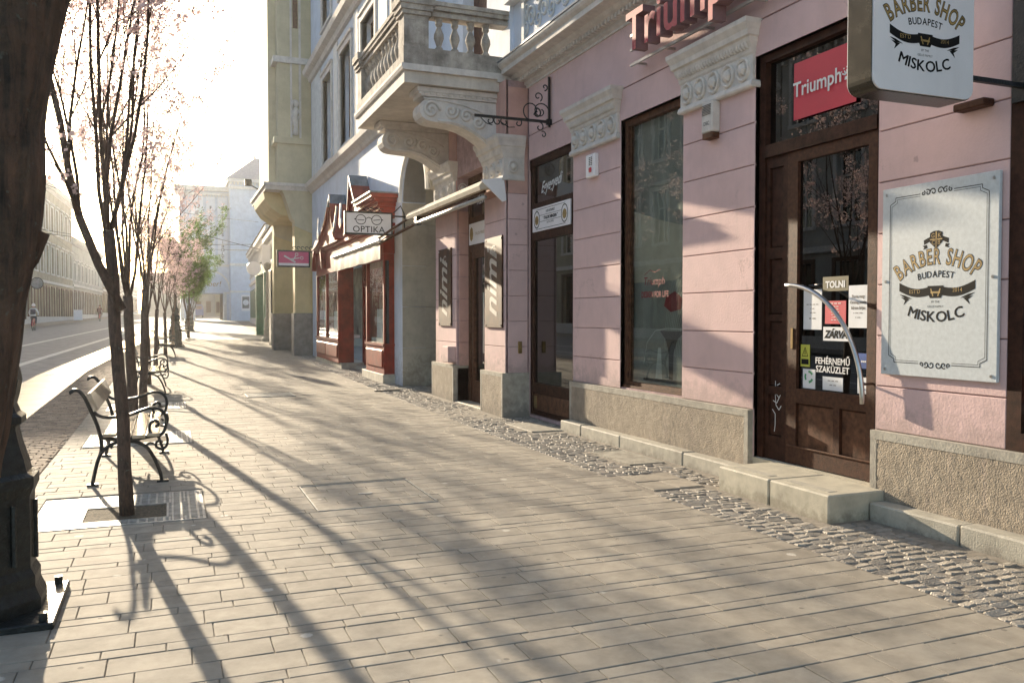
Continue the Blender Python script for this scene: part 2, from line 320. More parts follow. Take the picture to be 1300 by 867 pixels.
# haze
def haze():
    m = bpy.data.materials.new('haze'); m.use_nodes = True; t = m.node_tree; t.nodes.clear()
    v = t.nodes.new('ShaderNodeVolumePrincipled'); v.inputs['Color'].default_value = (.95,.95,.97,1); v.inputs['Density'].default_value = .00035; v.inputs['Anisotropy'].default_value = .75
    o = t.nodes.new('ShaderNodeOutputMaterial'); t.links.new(v.outputs[0], o.inputs['Volume'])
    b = MB().box(-70, 70, -25, 330, -1.2, 32); h = obj('haze', b, m); h['kind'] = 'stuff'
    h.display_type = 'WIRE'

# ------------------------------------------------------------------ ground sheets
def strip(x0, x1, y0, y1, dz, step=4, x0f=None, x1f=None):
    mb = MB(); ys = [y0]
    while ys[-1] < y1: ys.append(min(y1, ys[-1] + step))
    for y in ys:
        for x in (x0, x1): mb.v.append((x + bx(y), y, gz(y) + dz))
    for i in range(len(ys)-1): mb.f.append((2*i, 2*i+1, 2*i+3, 2*i+2))
    return mb
g = strip(-400, 400, -30, 500, -.06, 10); struct('ground', g, M['asph'])
struct('road', strip(-11.6, -2.95, -25, 320, -.03), M['asph'])
struct('gutter_strip', strip(-2.95, -1.95, -25, 320, -.02), M['shiny'])
struct('track_edge', strip(-6.55, -6.3, -25, 320, -.024), M['rail'])
struct('track_edge', strip(-4.2, -3.95, -25, 320, -.024), M['rail'])
struct('far_pavement', strip(-14.7, -11.6, -25, 320, 0.04), M['bpave'])
pav = struct('pavement', strip(-1.16, 3.8, -25, 45, -.008), M['mortar'])
struct('far_end_pavement', strip(-1.16, 3.8, 45, 320, -.004), M['fpave'])
sett_base = struct('sett_strip', strip(-1.95, -1.16, -25, 320, -.014), M['mortar'])
cob = struct('cobble_strip', strip(3.8, 5.4, -25, 320, -.007), M['mortar'])

# pavers: rows run across the street, heights .2 .1 .2
def stone_bm(mb, x0, x1, y0, y1, z, b=.004, h=.03, jz=0):
    zt = [z + R.uniform(-jz, jz) for _ in range(4)]
    o = bx(y0)
    vs = [(x0+o,y0,z-h),(x1+o,y0,z-h),(x1+o,y1,z-h),(x0+o,y1,z-h),
          (x0+o,y0,zt[0]-b),(x1+o,y0,zt[1]-b),(x1+o,y1,zt[2]-b),(x0+o,y1,zt[3]-b),
          (x0+o+b,y0+b,zt[0]),(x1+o-b,y0+b,zt[1]),(x1+o-b,y1-b,zt[2]),(x0+o+b,y1-b,zt[3])]
    mb.add(vs, [(8,9,10,11),(0,1,5,4),(1,2,6,5),(2,3,7,6),(3,0,4,7),(4,5,9,8),(5,6,10,9),(6,7,11,10),(7,4,8,11)])
HOLES = [(1.04,2.02,6.60,7.64), (1.28,2.16,16.0,16.75)]
TREE_Y = [7.04, 11.2, 14.95]
for ty in TREE_Y: HOLES.append((-.95,.25,ty-.36,ty+.76))
def blocked(x0, x1, y0, y1):
    return any(x0 < c - .01 and x1 > a + .01 and y0 < d - .01 and y1 > b_ + .01 for a, c, b_, d in [(h[0], h[1], h[2], h[3]) for h in HOLES])
cells = []; y = 1.89; k = 0; seq = [.2, .1, .2]
while y < 45:
    h = seq[k % 3]; ln = .345 if h > .15 else .27; x = -1.155 - R.uniform(0, ln)
    far = y > 20
    while x < 3.79:
        xa, xb = max(x, -1.155), min(x + ln, 3.795); x += ln
        if xb - xa < .03: continue
        segs = [(xa, xb)]
        for hx0, hx1, hy0, hy1 in HOLES:
            if y < hy1 - .02 and y + h > hy0 + .02:
                ns = []
                for a, b_ in segs:
                    if b_ <= hx0 or a >= hx1: ns.append((a, b_)); continue
                    if a < hx0: ns.append((a, hx0))
                    if b_ > hx1: ns.append((hx1, b_))
                segs = ns
        for a, b_ in segs:
            if b_ - a > .03: cells.append((a, b_, y, y + h))
    y += h; k += 1
def inview(x, y):
    px = 650 + 1080 * math.tan(math.atan2(x, y) - YAW); d = math.hypot(x, y) * math.cos(math.atan2(x, y) - YAW)
    return -30 < px < 1330 and 1620 / d < 520
near = [c for c in cells if inview((c[0]+c[1])/2, (c[2]+c[3])/2)]
near.sort(key=lambda c: math.hypot((c[0]+c[1])/2, (c[2]+c[3])/2)); ns = set(near[:300])
bulk = MB()
for c in cells:
    g_ = .0022; a = (c[0]+g_, c[1]-g_, c[2]+g_, c[3]-g_ - .003)
    jz = R.uniform(-.0011, .0011)
    if c in ns: mb = MB(); stone_bm(mb, *a, gz(c[2]) + jz, .003, .03, .0012); obj('paver', mb, M['paver'], pav)
    else: stone_bm(bulk, *a, gz(c[2]) + jz, .003, .03, .0012)
obj('paving', bulk, M['paver'], pav, kind='stuff')
# small setts left of the pavers
bulk = MB(); y = 6; k = 0
while y < 40:
    x = -1.94 - (.08 if k % 2 else 0) - R.uniform(0,.03); k += 1
    while x < -1.2:
        stone_bm(bulk, max(x,-1.945)+.004, min(x+.165, -1.165)-.004, y+.004, y+.096, gz(y)+R.uniform(-.003,.003), .006, .03, .003); x += .166
    y += .1
obj('setts', bulk, mat('sett stone', (.30,.23,.17), .95, .2, 9, .5, 90, isl=.25, spec=.35), sett_base, kind='stuff')
# cobbles by the wall
cells = []; y = 1.9
SKIP = [(4.30,4.73,7.5,8.4), (4.34,4.9,10.1,11.1), (4.40,5.2,4.83,6.2), (4.77,5.4,1.5,10.3), (3.86,4.40,6.3,7.0), (4.5,5.4,11.7,12.72), (4.5,5.4,14.1,16)]
while y < 30:
    rh = R.uniform(.07, .095); x = 3.81
    while x < 5.0:
        w = R.uniform(.09, .16); xb = min(x + w, 4.98)
        if xb - x > .04 and not any(x < s[1] and xb > s[0] and y < s[3] and y+rh > s[2] for s in SKIP): cells.append((x, xb, y, y+rh))
        x += w
    y += rh
cv = [c for c in cells if inview(c[0], c[2])]; cv.sort(key=lambda c: c[2]); ns = set(cv[:290]); bulk = MB()
def cobble(mb, c):
    x0, x1, y0, y1 = c; g_ = .004; z = gz(y0) + R.uniform(-.003, .003); n = 8; pts = []; t2 = []
    cx, cy = (x0+x1)/2, (y0+y1)/2; hx, hy = (x1-x0)/2-g_, (y1-y0)/2-g_; o = bx(y0)
    for (sx, sy) in ((-1,-.6),(-.8,-1),(.8,-1),(1,-.6),(1,.6),(.8,1),(-.8,1),(-1,.6)):
        jx = R.uniform(.88,1.03); jy = R.uniform(.88,1.03); pts.append((cx+sx*hx*jx+o, cy+sy*hy*jy)); 
    tilt = R.uniform(-.004,.004); tx = R.uniform(-.004,.004)
    b = len(mb.v)
    for p in pts: mb.v.append((p[0], p[1], z-.05))
    for i, p in enumerate(pts): mb.v.append((p[0], p[1], z-.007 + tilt*(1 if p[1] > cy else -1)))
    for i, p in enumerate(pts): mb.v.append((cx+o+(p[0]-cx-o)*.88, cy+(p[1]-cy)*.80, z + tilt*(1 if p[1] > cy else -1) + tx*(1 if p[0]-o > cx else -1)))
    for i in range(8):
        j = (i+1) % 8; mb.f.append((b+i,b+j,b+8+j,b+8+i)); mb.f.append((b+8+i,b+8+j,b+16+j,b+16+i))
    mb.f.append(tuple(b+16+i for i in range(8)))
for c in cells:
    if c in ns: mb = MB(); cobble(mb, c); obj('cobblestone', mb, M['cobble'], cob)
    else: cobble(bulk, c)
obj('cobbles', bulk, M['cobble'], cob, kind='stuff')
for a in ((3.87,4.13,6.32,6.66),(4.14,4.39,6.34,6.68),(3.9,4.38,6.69,6.98)):
    mb = MB(); stone_bm(mb, *a, .004, .006, .04); obj('slab', mb, M['paver'], cob)
mb = MB(); stone_bm(mb, 4.36, 4.88, 10.14, 11.06, .006, .006, .04); obj('threshold_slab', mb, M['curb'], cob)

# manhole, drains, grates
def frame2d(mb, x0, x1, y0, y1, w, z0, z1):
    mb.box(x0, x1, y0, y0+w, z0, z1); mb.box(x0, x1, y1-w, y1, z0, z1); mb.box(x0, x0+w, y0+w, y1-w, z0, z1); mb.box(x1-w, x1, y0+w, y1-w, z0, z1)
t = thing('manhole_cover', 'large square paver-filled manhole cover in the middle of the pavement', 'manhole cover', (1.53, 7.12, 0))
mb = MB(); frame2d(mb, 1.045, 2.015, 6.605, 7.635, .012, -.03, .004); obj('frame', mb, M['plate'], t)
mb = MB().box(1.057, 2.003, 6.617, 7.623, -.03, -.010); obj('tray', mb, M['mortar'], t)
y = 6.62; k = 0
while y < 7.61:
    h = [.2,.1,.2][k % 3]; x = 1.06 - [.0,.15,.22][k % 3]; yb = min(y+h, 7.62)
    while x < 2.0:
        a, b_ = max(x,1.06), min(x+.34, 2.0); x += .34
        if b_-a > .04: mb = MB(); stone_bm(mb, a+.003, b_-.003, y+.003, yb-.003, -.001, .003, .02, .001); obj('paver', mb, M['paver'], t)
    y += h; k += 1
mb = MB().bev(1.47, 1.59, 7.11, 7.16, -.004, .004, .002); obj('lifting_lug', mb, M['plate'], t)
def drain(name, label, x0, x1, y0, y1, along, m_, z=None):
    z = gz(y0) if z is None else z
    t = thing(name, label, 'drain cover', ((x0+x1)/2, (y0+y1)/2, z))
    mb = MB(); frame2d(mb, x0, x1, y0, y1, .03, z-.04, z+.006); obj('frame', mb, m_, t)
    mb = MB().box(x0+.03, x1-.03, y0+.03, y1-.03, z-.05, z-.006); obj('pit', mb, M['ink'], t)  # black slab under the bars, colour standing in for shade in the hole
    mb = MB(); n = 12
    for i in range(n):
        if along == 'x': yy = y0+.03+(y1-y0-.06)*(i+.5)/n; mb.box(x0+.03, x1-.03, yy-.013, yy+.013, z-.03, z+.003)
        else: xx = x0+.03+(x1-x0-.06)*(i+.5)/n; mb.box(xx-.011, xx+.011, y0+.03, y1-.03, z-.03, z+.003)
    obj('bars', mb, m_, t, kind='stuff')
drain('light_shaft_grate', 'flat ribbed metal grate set in the cobbles below the big shop window', 4.31, 4.72, 7.51, 8.39, 'y', M['curb'])
drain('street_drain', 'bright steel slotted cover in the far pavement beyond the manhole', 1.29, 2.15, 16.01, 16.74, 'x', M['plate'])
drain('slot_drain', 'thin dark slot drain in cobbles in front of the red optician shopfront', 3.7, 4.2, 16.3, 16.42, 'x', M['iron'], gz(16.3)+.012)

# ------------------------------------------------------------------ tree grates
def tree_grate(ty, label):
    z = gz(ty); x0, x1, y0, y1 = -.94, .24, ty-.35, ty+.75
    t = thing('tree_grate', label, 'tree grate', (-.35, ty, z), 'tree grates in the pavement')
    hx0, hx1, hy0, hy1 = -.62, -.02, ty-.2, ty+.32
    mb = MB(); frame2d(mb, x0, x1, y0, y1, .02, z-.04, z+.004); frame2d(mb, hx0, hx1, hy0, hy1, .015, z-.04, z+.005)
    for xx in (-.78, hx0-.01, hx1+.01, .1): mb.box(xx-.006, xx+.006, y0+.02, hy0, z-.03, z+.0035); mb.box(xx-.006, xx+.006, hy1, y1-.02, z-.03, z+.0035)
    obj('frame', mb, M['plate'], t)
    mb = MB()
    def bars(a0, a1, b0, b1):
        n = max(1, int((b1-b0)/.035))
        for i in range(n): yy = b0+(b1-b0)*(i+.5)/n; mb.box(a0, a1, yy-.009, yy+.009, z-.02, z+.002)
        n = max(1, int((a1-a0)/.06))
        for i in range(n): xx = a0+(a1-a0)*(i+.5)/n; mb.box(xx-.008, xx+.008, b0, b1, z-.022, z+.0028)
    bars(x0+.02, x1-.02, y0+.02, hy0); bars(x0+.02, x1-.02, hy1, y1-.02); bars(x0+.02, hx0, hy0, hy1); bars(hx1, x1-.02, hy0, hy1)
    obj('slats', mb, M['plate'], t, kind='stuff')
    mb = MB(); n = 10
    for i in range(n+1):
        for j in range(n+1):
            x = hx0+.01+(hx1-hx0-.02)*i/n; y = hy0+.01+(hy1-hy0-.02)*j/n; mb.v.append((x, y, z-.002+.006*noise.noise(Vector((x*7, y*7, 0)))))
    for i in range(n):
        for j in range(n): a = i*(n+1)+j; mb.f.append((a, a+n+1, a+n+2, a+1))
    obj('soil', mb, M['soil'], t)
    obj('pit', MB().box(x0+.02, x1-.02, y0+.02, y1-.02, z-.03, z-.0065), M['soil'], t)
tree_grate(7.04, 'nearest pale metal tree grate around the front slender trunk')
tree_grate(11.2, 'second tree grate, just beyond the near bench')
tree_grate(14.95, 'third tree grate, in front of the second bench')

# ------------------------------------------------------------------ text
_txt = {}
def tmesh(s, size=1, bold=0, shear=0, extrude=0, align='CENTER', space=1):
    key = (s, size, bold, shear, extrude, align, space)
    if key in _txt: return _txt[key]
    c = bpy.data.curves.new('t', 'FONT'); c.body = s; c.size = size; c.offset = bold; c.shear = shear; c.extrude = extrude
    c.align_x = align; c.resolution_u = 3; c.space_character = space
    o = bpy.data.objects.new('t', c); COL.objects.link(o)
    dg = bpy.context.evaluated_depsgraph_get(); me = bpy.data.meshes.new_from_object(o.evaluated_get(dg))
    vs = [tuple(v.co) for v in me.vertices]; fs = [tuple(p.vertices) for p in me.polygons]
    bpy.data.objects.remove(o); bpy.data.curves.remove(c); bpy.data.meshes.remove(me)
    _txt[key] = (vs, fs); return vs, fs
def put(mb, s, u, v, MP, size, w=0, sx=1, **kw):
    vs, fs = tmesh(s, size, **kw); mb.add([MP(u + a*sx, v + b, w + c) for a, b, c in vs], fs); return mb
def arc(mb, s, u, v, MP, size, radius, length, w=0, grow=0, up=1, dup=0, **kw):
    W_ = []
    for ch in s:
        if ch == ' ': W_.append((0, .34)); continue
        vs, fs = tmesh(ch, 1, **{k: x_ for k, x_ in kw.items() if k != 'bold'}); xs = [q[0] for q in vs]; W_.append(((min(xs)+max(xs))/2, (max(xs)-min(xs)) + .13))
    tot = sum(x_[1] for x_ in W_); acc = 0; sx = length/(tot*size); span = length/radius
    for ch, (mid, wd) in zip(s, W_):
        f = (acc + wd/2)/tot - .5; acc += wd
        if ch == ' ': continue
        a = f * span; cu = u + radius * math.sin(a); cv = v + up * radius * (math.cos(a) - 1)
        rot = -a * up; sc = size * (1 + grow * abs(f)*2); vs, fs = tmesh(ch, 1, **kw)
        for q_, (ox, oy) in enumerate([(0, 0)] if not dup else [(-dup, 0), (dup, 0), (0, -dup*.7), (0, dup*.7), (0, 0)]):
            mb.add([MP(cu + ((x-mid)*sx*math.cos(rot) - y_*math.sin(rot))*sc + ox*sc, cv + ((x-mid)*sx*math.sin(rot) + y_*math.cos(rot))*sc + oy*sc, w + z*sc + q_*.00008) for x, y_, z in vs], fs)
    return mb
def wallmap(X): return lambda u, v, w=0: (X - w, u, v)            # u given as world y directly
def mapY(X, y0): return lambda u, v, w=0: (X - w, y0 - u, v)      # u to the right as seen from the street
def mapX(Y, x0): return lambda u, v, w=0: (x0 + u, Y - w, v)      # faces the camera
def poly(mb, pts, MP, w): b = len(mb.v); mb.v += [tuple(MP(a, c, w)) for a, c in pts]; mb.f.append(tuple(range(b, b+len(pts))))
def line(mb, pts, MP, wd, w):
    for (a, b_), (c, d) in zip(pts, pts[1:]):
        L_ = math.hypot(c-a, d-b_) or 1e-6; nx, ny = -(d-b_)/L_*wd/2, (c-a)/L_*wd/2
        poly(mb, [(a+nx,b_+ny),(c+nx,d+ny),(c-nx,d-ny),(a-nx,b_-ny)], MP, w)
def barber_logo(parent, MP, v0, k, crest=True):
    """u=0 centre, v0 = baseline of BUDAPEST, k = width of the BARBER SHOP arc"""
    w = .0008
    for nm, m_, bo, ww in (('lettering_outline', 'ink', .035, w), ('gold_lettering', 'gold', .004, w+.0004)):
        mb = MB(); arc(mb, 'BARBER SHOP', 0, v0 + k*.14, MP, k*.235, k*.78, k*1.03, ww, .06, bold=bo); obj(nm, mb, M[m_], parent)
    mb = MB(); arc(mb, 'BUDAPEST', 0, v0 + .0*k, MP, k*.10, k*1.0, k*.46, w, dup=.018)
    arc(mb, 'MISKOLC', 0, v0 - k*.47, MP, k*.155, k*1.0, k*.76, w, up=-1, dup=.028); 
    put(mb, 'BY THE', 0, v0 - k*.27, MP, k*.032, w); put(mb, 'GELLEI FAMILY', 0, v0 - k*.32, MP, k*.032, w)
    obj('black_lettering', mb, M['ink'], parent)
    mb = MB(); n = 10                                     # ribbon
    for s in (-1, 1):
        top = []; bot = []
        for i in range(n+1):
            f = i/n; u = s*k*(.08+.40*f); c = v0 - k*.145 + k*.055*(f**1.3) - k*.035*math.sin(f*PI); top.append((u, c+k*.045)); bot.append((u, c-k*.045))
        for i in range(n): poly(mb, [top[i], top[i+1], bot[i+1], bot[i]], MP, w)
        poly(mb, [(s*k*.48, v0-k*.17),(s*k*.40, v0-k*.185),(s*k*.30, v0-k*.225),(s*k*.40, v0-k*.215)], MP, w)
        poly(mb, [(s*k*.46, v0-k*.2),(s*k*.34, v0-k*.225),(s*k*.42, v0-k*.29),(s*k*.40, v0-k*.24)], MP, w)
    poly(mb, [(-k*.1,v0-k*.09),(k*.1,v0-k*.09),(k*.11,v0-k*.14),(k*.07,v0-k*.22),(-k*.07,v0-k*.22),(-k*.11,v0-k*.14)], MP, w+.0003)
    obj('ribbon', mb, M['ink'], parent)
    mb = MB(); put(mb, "EST'D", -k*.27, v0 - k*.165, MP, k*.06, w+.0008); put(mb, '2014', k*.27, v0 - k*.16, MP, k*.06, w+.0008)
    line(mb, [(-k*.06,v0-k*.12),(-k*.03,v0-k*.2)], MP, k*.014, w+.0008); line(mb, [(k*.06,v0-k*.12),(k*.03,v0-k*.2)], MP, k*.014, w+.0008); line(mb, [(-k*.06,v0-k*.16),(k*.06,v0-k*.16)], MP, k*.02, w+.0011)
    obj('ribbon_lettering', mb, M['gold'], parent)
    if crest:
        c = v0 + k*.40; mb = MB()
        poly(mb, [(-k*.08,c+k*.07),(-k*.03,c+k*.09),(k*.03,c+k*.09),(k*.08,c+k*.07),(k*.08,c-k*.03),(0,c-k*.1),(-k*.08,c-k*.03)], MP, w)
        for s in (-1,1):
            poly(mb, [(s*k*.08,c+k*.03),(s*k*.16,c),(s*k*.155,c-k*.05),(s*k*.08,c-k*.02)], MP, w-.0003); poly(mb, [(s*k*.12,c-k*.05),(s*k*.17,c-k*.06),(s*k*.15,c-k*.08),(s*k*.17,c-k*.1),(s*k*.11,c-k*.085)], MP, w)
        obj('crest', mb, M['ink'], parent)
        mb = MB(); line(mb, [(0,c+k*.085),(0,c-k*.095)], MP, k*.012, w+.0005); line(mb, [(-k*.078,c),(k*.078,c)], MP, k*.012, w+.0005)
        for a, b_, ch in ((-.04,.02,'G'),(.04,.02,'K'),(-.035,-.055,'C'),(.035,-.055,'B')): put(mb, ch, k*a, c+k*b_, MP, k*.065, w+.0005)
        obj('crest_lettering', mb, M['gold'], parent)

# ------------------------------------------------------------------ generic facade pieces
def grid_wall(mb, u0, u1, z0, z1, ops, BX):
    """BX(u0,u1,z0,z1) adds one solid; ops = [(u0,u1,z0,z1)]"""
    us = sorted({u0, u1, *[min(max(o[i], u0), u1) for o in ops for i in (0, 1)]})
    for a, b_ in zip(us, us[1:]):
        cuts = sorted((max(o[2], z0), min(o[3], z1)) for o in ops if o[0] <= a + 1e-6 and o[1] >= b_ - 1e-6)
        z = z0
        for c, d in cuts:
            if c > z + 1e-6: BX(a, b_, z, c)
            z = max(z, d)
        if z < z1 - 1e-6: BX(a, b_, z, z1)

# ================================================================== PINK BUILDING
PB = thing('pink_building', 'pink stucco corner shop building with carved capitals along the right side', 'building', (5, 7, 0))
def P(name, mb, m_, **kw): return obj(name, mb, M[m_] if isinstance(m_, str) else m_, PB, **kw)
# openings along the wall (u = y)
OPS = [(-3, 3.885, .64, 3.85), (4.98, 6.45, .2, 3.87), (7.63, 8.95, .66, 3.82), (10.24, 11.72, .04, 3.82)]
mb = MB(); grid_wall(mb, -3, 11.75, -.2, 5.0, OPS, lambda a, b_, c, d: mb.box(5.018, 5.5, a, b_, c, d)); P('wall', mb, 'pinkdk')
ZC = [.64, .975, 1.355, 1.74, 2.125, 2.51, 2.895, 3.28, 3.66]
def blocks(y0, y1, m_='pink', x=5.0, zc=ZC):
    for a, b_ in zip(zc, zc[1:]):
        mb = MB().bev(x, x+.03, y0, y1, a+.004, b_-.004, .005); P('stucco_block', mb, m_)
for a, b_ in ((3.885, 4.98), (6.45, 7.63), (8.95, 10.24)): blocks(a, b_)
mb = MB()
grid_wall(mb, -3, 11.74, 3.664, 4.175, OPS, lambda a, b_, c, d: mb.box(5.0, 5.03, a, b_, c, d)); P('lintel_band', mb, 'pink')
mb = MB().box(5.003, 5.03, -3, 11.74, 4.195, 4.95); P('upper_band', mb, 'pink')
for a, b_, c, d in OPS[1:]:       # reveals
    mb = MB(); mb.box(5.004, 5.12, b_, b_+.012, c, d); mb.box(5.004, 5.12, a-.012, a, c, d); mb.box(5.004, 5.12, a, b_, d, d+.012); P('reveal', mb, 'pink')
# plinth
def plinth(y0, y1, z0, z1, x=4.955):
    mb = MB(); nu = max(2, int((y1-y0-.12)/.02)); nz = max(2, int((z1-z0-.07)/.02)); n0 = 0
    for i in range(nu+1):
        for j in range(nz+1):
            y_ = y0+.06+(y1-y0-.12)*i/nu; z_ = z0+(z1-.065-z0)*j/nz
            mb.v.append((x - .004 - .004*noise.noise(Vector((y_*38, z_*30, 3))) - .003*noise.noise(Vector((y_*80, z_*60, 9))), y_, z_))
    for i in range(nu):
        for j in range(nz): a = i*(nz+1)+j; mb.f.append((a, a+1, a+nz+2, a+nz+1))
    P('plinth_render', mb, 'plinth', smooth=True)
    mb = MB(); mb.box(x-.008, 5.3, y0, y1, z1-.065, z1); mb.box(x-.006, 5.3, y0, y0+.06, z0, z1-.065); mb.box(x-.006, 5.3, y1-.06, y1, z0, z1-.065); mb.box(x+.02, 5.28, y0+.06, y1-.06, z0, z1-.065)
    P('plinth_border', mb, 'plinthb')
plinth(-1, 4.975, -.1, .64); plinth(6.455, 10.235, -.1, .64)
# curb in front
for a, b_ in ((1.0,2.4),(2.41,4.05),(4.06,4.83),(6.19,7.3),(7.31,8.6),(8.61,9.6),(9.61,10.2)):
    mb = MB().bev(4.80, 4.96, a, b_, -.05, .13 + R.uniform(-.004,.004), .012); P('curb_stone', mb, 'curb')

# capitals on the wall piers
def rosette(mb, MP, u, v, r):
    n = 12; rings = [(1.0,0),(.98,.022),(.86,.030),(.74,.020),(.70,.004),(.52,.006),(.50,.028),(.34,.046),(.14,.054)]; b = len(mb.v)
    for q, h in rings:
        for j in range(n): a = 2*PI*j/n; k = q*(1+(.09*math.cos(6*a) if .3 < q < .6 else 0)); mb.v.append(MP(u+math.cos(a)*r*k, v+math.sin(a)*r*k*1.15, h))
    for i in range(len(rings)-1):
        for j in range(n): mb.f.append((b+i*n+j, b+i*n+(j+1) % n, b+(i+1)*n+(j+1) % n, b+(i+1)*n+j))
    mb.f.append(tuple(b+(len(rings)-1)*n+j for j in range(n)))
def capital(y0, y1, x, zb, zt, nro, sides=None, m_='stone'):
    """x = wall face. Wraps the front (and the side facing the camera when sides)."""
    h = zt - zb; T = [(0,.035,.0,.035),( .035/.6*h,0,0,0)]
    prof = [(0,.0),(.05,.0),(.06,.03*h),(.05,.09*h),(.03,.12*h),(.03,.5*h),(.045,.53*h),(.055,.6*h),(.085,.68*h),(.095,.74*h),(.12,.76*h),(.13,.84*h),(.165,.93*h),(.17,1.0*h),(0,1.0*h)]
    mb = MB(); X1 = x + .3
    # rings: rectangle wrapping front and both ends
    prev = None
    for d, z in prof:
        b = len(mb.v); d2 = d*.55
        mb.v += [(X1, y0-d2, zb+z), (x-d, y0-d2, zb+z), (x-d, y1+d2, zb+z), (X1, y1+d2, zb+z)]
        if prev is not None:
            for k in range(3): mb.f.append((prev+k, prev+k+1, b+k+1, b+k))
        prev = b
    o = P('capital', mb, m_)
    mb = MB(); MP = lambda u, v, w=0: (x-.03-w, u, v)
    for i in range(nro): rosette(mb, MP, y0+(y1-y0)*(i+.5)/nro, zb+.31*h, .165*h if nro > 3 else .15*h)
    if sides: rosette(mb, lambda u, v, w=0: (u, y0-.017-w, v), x+.12, zb+.31*h, .13*h)
    each('rosette', mb, M[m_], o)
    mb = MB(); n = int((y1-y0)/.045)                         # egg and dart
    for i in range(n): yy = y0+(y1-y0)*(i+.5)/n; b = len(mb.v); c = zb+.63*h; mb.v += [(x-.055,yy-.016,c-.05*h),(x-.09,yy-.019,c+.06*h),(x-.09,yy+.019,c+.06*h),(x-.055,yy+.016,c-.05*h),(x-.088,yy,c-.02*h)]; mb.f += [(b,b+1,b+4),(b+1,b+2,b+4),(b+2,b+3,b+4),(b+3,b,b+4)]
    obj('egg_moulding', mb, M[m_], o)
capital(6.47, 7.62, 5.0, 3.60, 4.20, 5); capital(9.0, 10.22, 5.0, 3.62, 4.22, 5)

# main cornice above the pink wall: stepped mouldings
prof = [(5.02,4.90),(4.985,4.90),(4.985,4.93),(4.95,4.95),(4.95,4.985),(4.91,5.0),(4.89,5.03),(4.83,5.06),(4.80,5.10),(4.72,5.11),(4.66,5.12),(4.66,5.19),(4.62,5.22),(4.60,5.25),(4.60,5.28),(5.02,5.30)]
mb = MB().prism(prof, -3, 12.0, 'y'); P('cornice', mb, 'stone')
mb = MB(); y = 1.0
while y < 12.0: mb.box(4.86, 4.93, y, y+.045, 4.99, 5.045); y += .085
P('dentils', mb, 'stone', kind='stuff')
mb = MB().box(4.588, 5.0, -3, 12.0, 5.285, 5.30); P('cornice_flashing', mb, 'roofg')
# storey above cornice: bluish white panels with relief
mb = MB().box(4.86, 5.5, -3, 12.0, 5.30, 9); P('upper_wall', mb, 'blue')
mb = MB(); frame = lambda a, b_, c, d, w: (mb.box(4.82, 4.86, a, b_, c, c+w), mb.box(4.82, 4.86, a, b_, d-w, d), mb.box(4.82, 4.86, a, a+w, c+w, d-w), mb.box(4.82, 4.86, b_-w, b_, c+w, d-w))
for a, b_ in ((9.3, 11.6), (6.3, 8.6)): frame(a, b_, 5.42, 6.15, .09)
mb.box(4.70, 4.86, 5.8, 12.0, 6.16, 6.26); P('panel_frame', mb, 'white')
mb = MB()
def spiral(cx, cz, r, turns, d, x, th, n=22):
    pts = []
    for i in range(n+1):
        f = i/n; a = d*(2*PI*turns*f) ; q = r*(1-.85*f); pts.append((x, cx+q*math.cos(a), cz+q*math.sin(a)))
    mb.tube(pts, [th*(1-.4*i/n) for i in range(n+1)], 4)
for a in (9.5, 9.95, 10.4, 10.85, 11.3): spiral(a, 5.78, .17, 1.6, 1, 4.85, .028); spiral(a+.2, 5.68, .12, 1.4, -1, 4.85, .022); spiral(a+.15, 5.93, .09, 1.3, 1, 4.85, .02)
P('scroll_relief', mb, 'white', smooth=True)

# ------------------ projecting bay (portal) with balcony
BX0 = 4.645
mb = MB(); ops = [(12.70, 14.12, -.2, 3.9)]
grid_wall(mb, 11.80, 15.38, -.2, 5.0, ops, lambda a, b_, c, d: mb.box(BX0+.018, 5.5, a, b_, c, d)); P('bay_wall', mb, 'pinkdk')
ZB = [.64, 1.05, 1.43, 1.81, 2.19, 2.57, 2.95, 3.33]
for a, b_ in zip(ZB, ZB[1:]):
    P('stucco_block', MB().bev(BX0, BX0+.04, 11.80, 12.70, a+.004, b_-.004, .005), 'pink')
    P('stucco_block', MB().bev(BX0+.045, 5.0, 11.785, 11.83, a+.004, b_-.004, .005), 'pink')
    P('stucco_block', MB().bev(BX0, BX0+.04, 14.14, 15.36, a+.004, b_-.004, .005), 'pink')
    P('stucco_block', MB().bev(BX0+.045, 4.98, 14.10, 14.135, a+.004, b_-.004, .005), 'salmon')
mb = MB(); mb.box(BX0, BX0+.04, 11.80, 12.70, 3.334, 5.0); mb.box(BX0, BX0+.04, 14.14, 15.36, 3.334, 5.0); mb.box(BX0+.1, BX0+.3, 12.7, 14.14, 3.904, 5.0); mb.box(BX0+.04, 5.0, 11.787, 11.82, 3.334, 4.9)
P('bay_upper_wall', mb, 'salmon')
for (a, b_) in ((11.76, 12.72), (14.12, 15.42)):
    x = 4.585; mb = MB(); mb.box(x, 5.03, a, b_, -.1, .60); mb.box(x-.006, 5.03, a-.006, b_+.006, .60, .66)
    mb.box(x-.006, x, a-.004, a+.05, -.1, .6); mb.box(x-.006, x, b_-.05, b_, -.1, .6); P('pier_plinth', mb, 'plinthb')
    mb = MB(); nu = int((b_-a-.1)/.025); nz = 24
    for i in range(nu+1):
        for j in range(nz+1): y_ = a+.05+(b_-a-.1)*i/nu; z_ = -.05+.65*j/nz; mb.v.append((x-.004-.006*noise.noise(Vector((y_*30,z_*30,5))), y_, z_))
    for i in range(nu):
        for j in range(nz): q = i*(nz+1)+j; mb.f.append((q, q+1, q+nz+2, q+nz+1))
    P('plinth_render', mb, 'plinth', smooth=True)
capital(11.80, 12.68, BX0, 3.52, 4.18, 3, True); capital(14.16, 15.36, BX0, 3.52, 4.18, 3, True)
P('door_sill', MB().bev(4.60, 5.1, 12.725, 14.115, -.05, .035, .008), 'step')
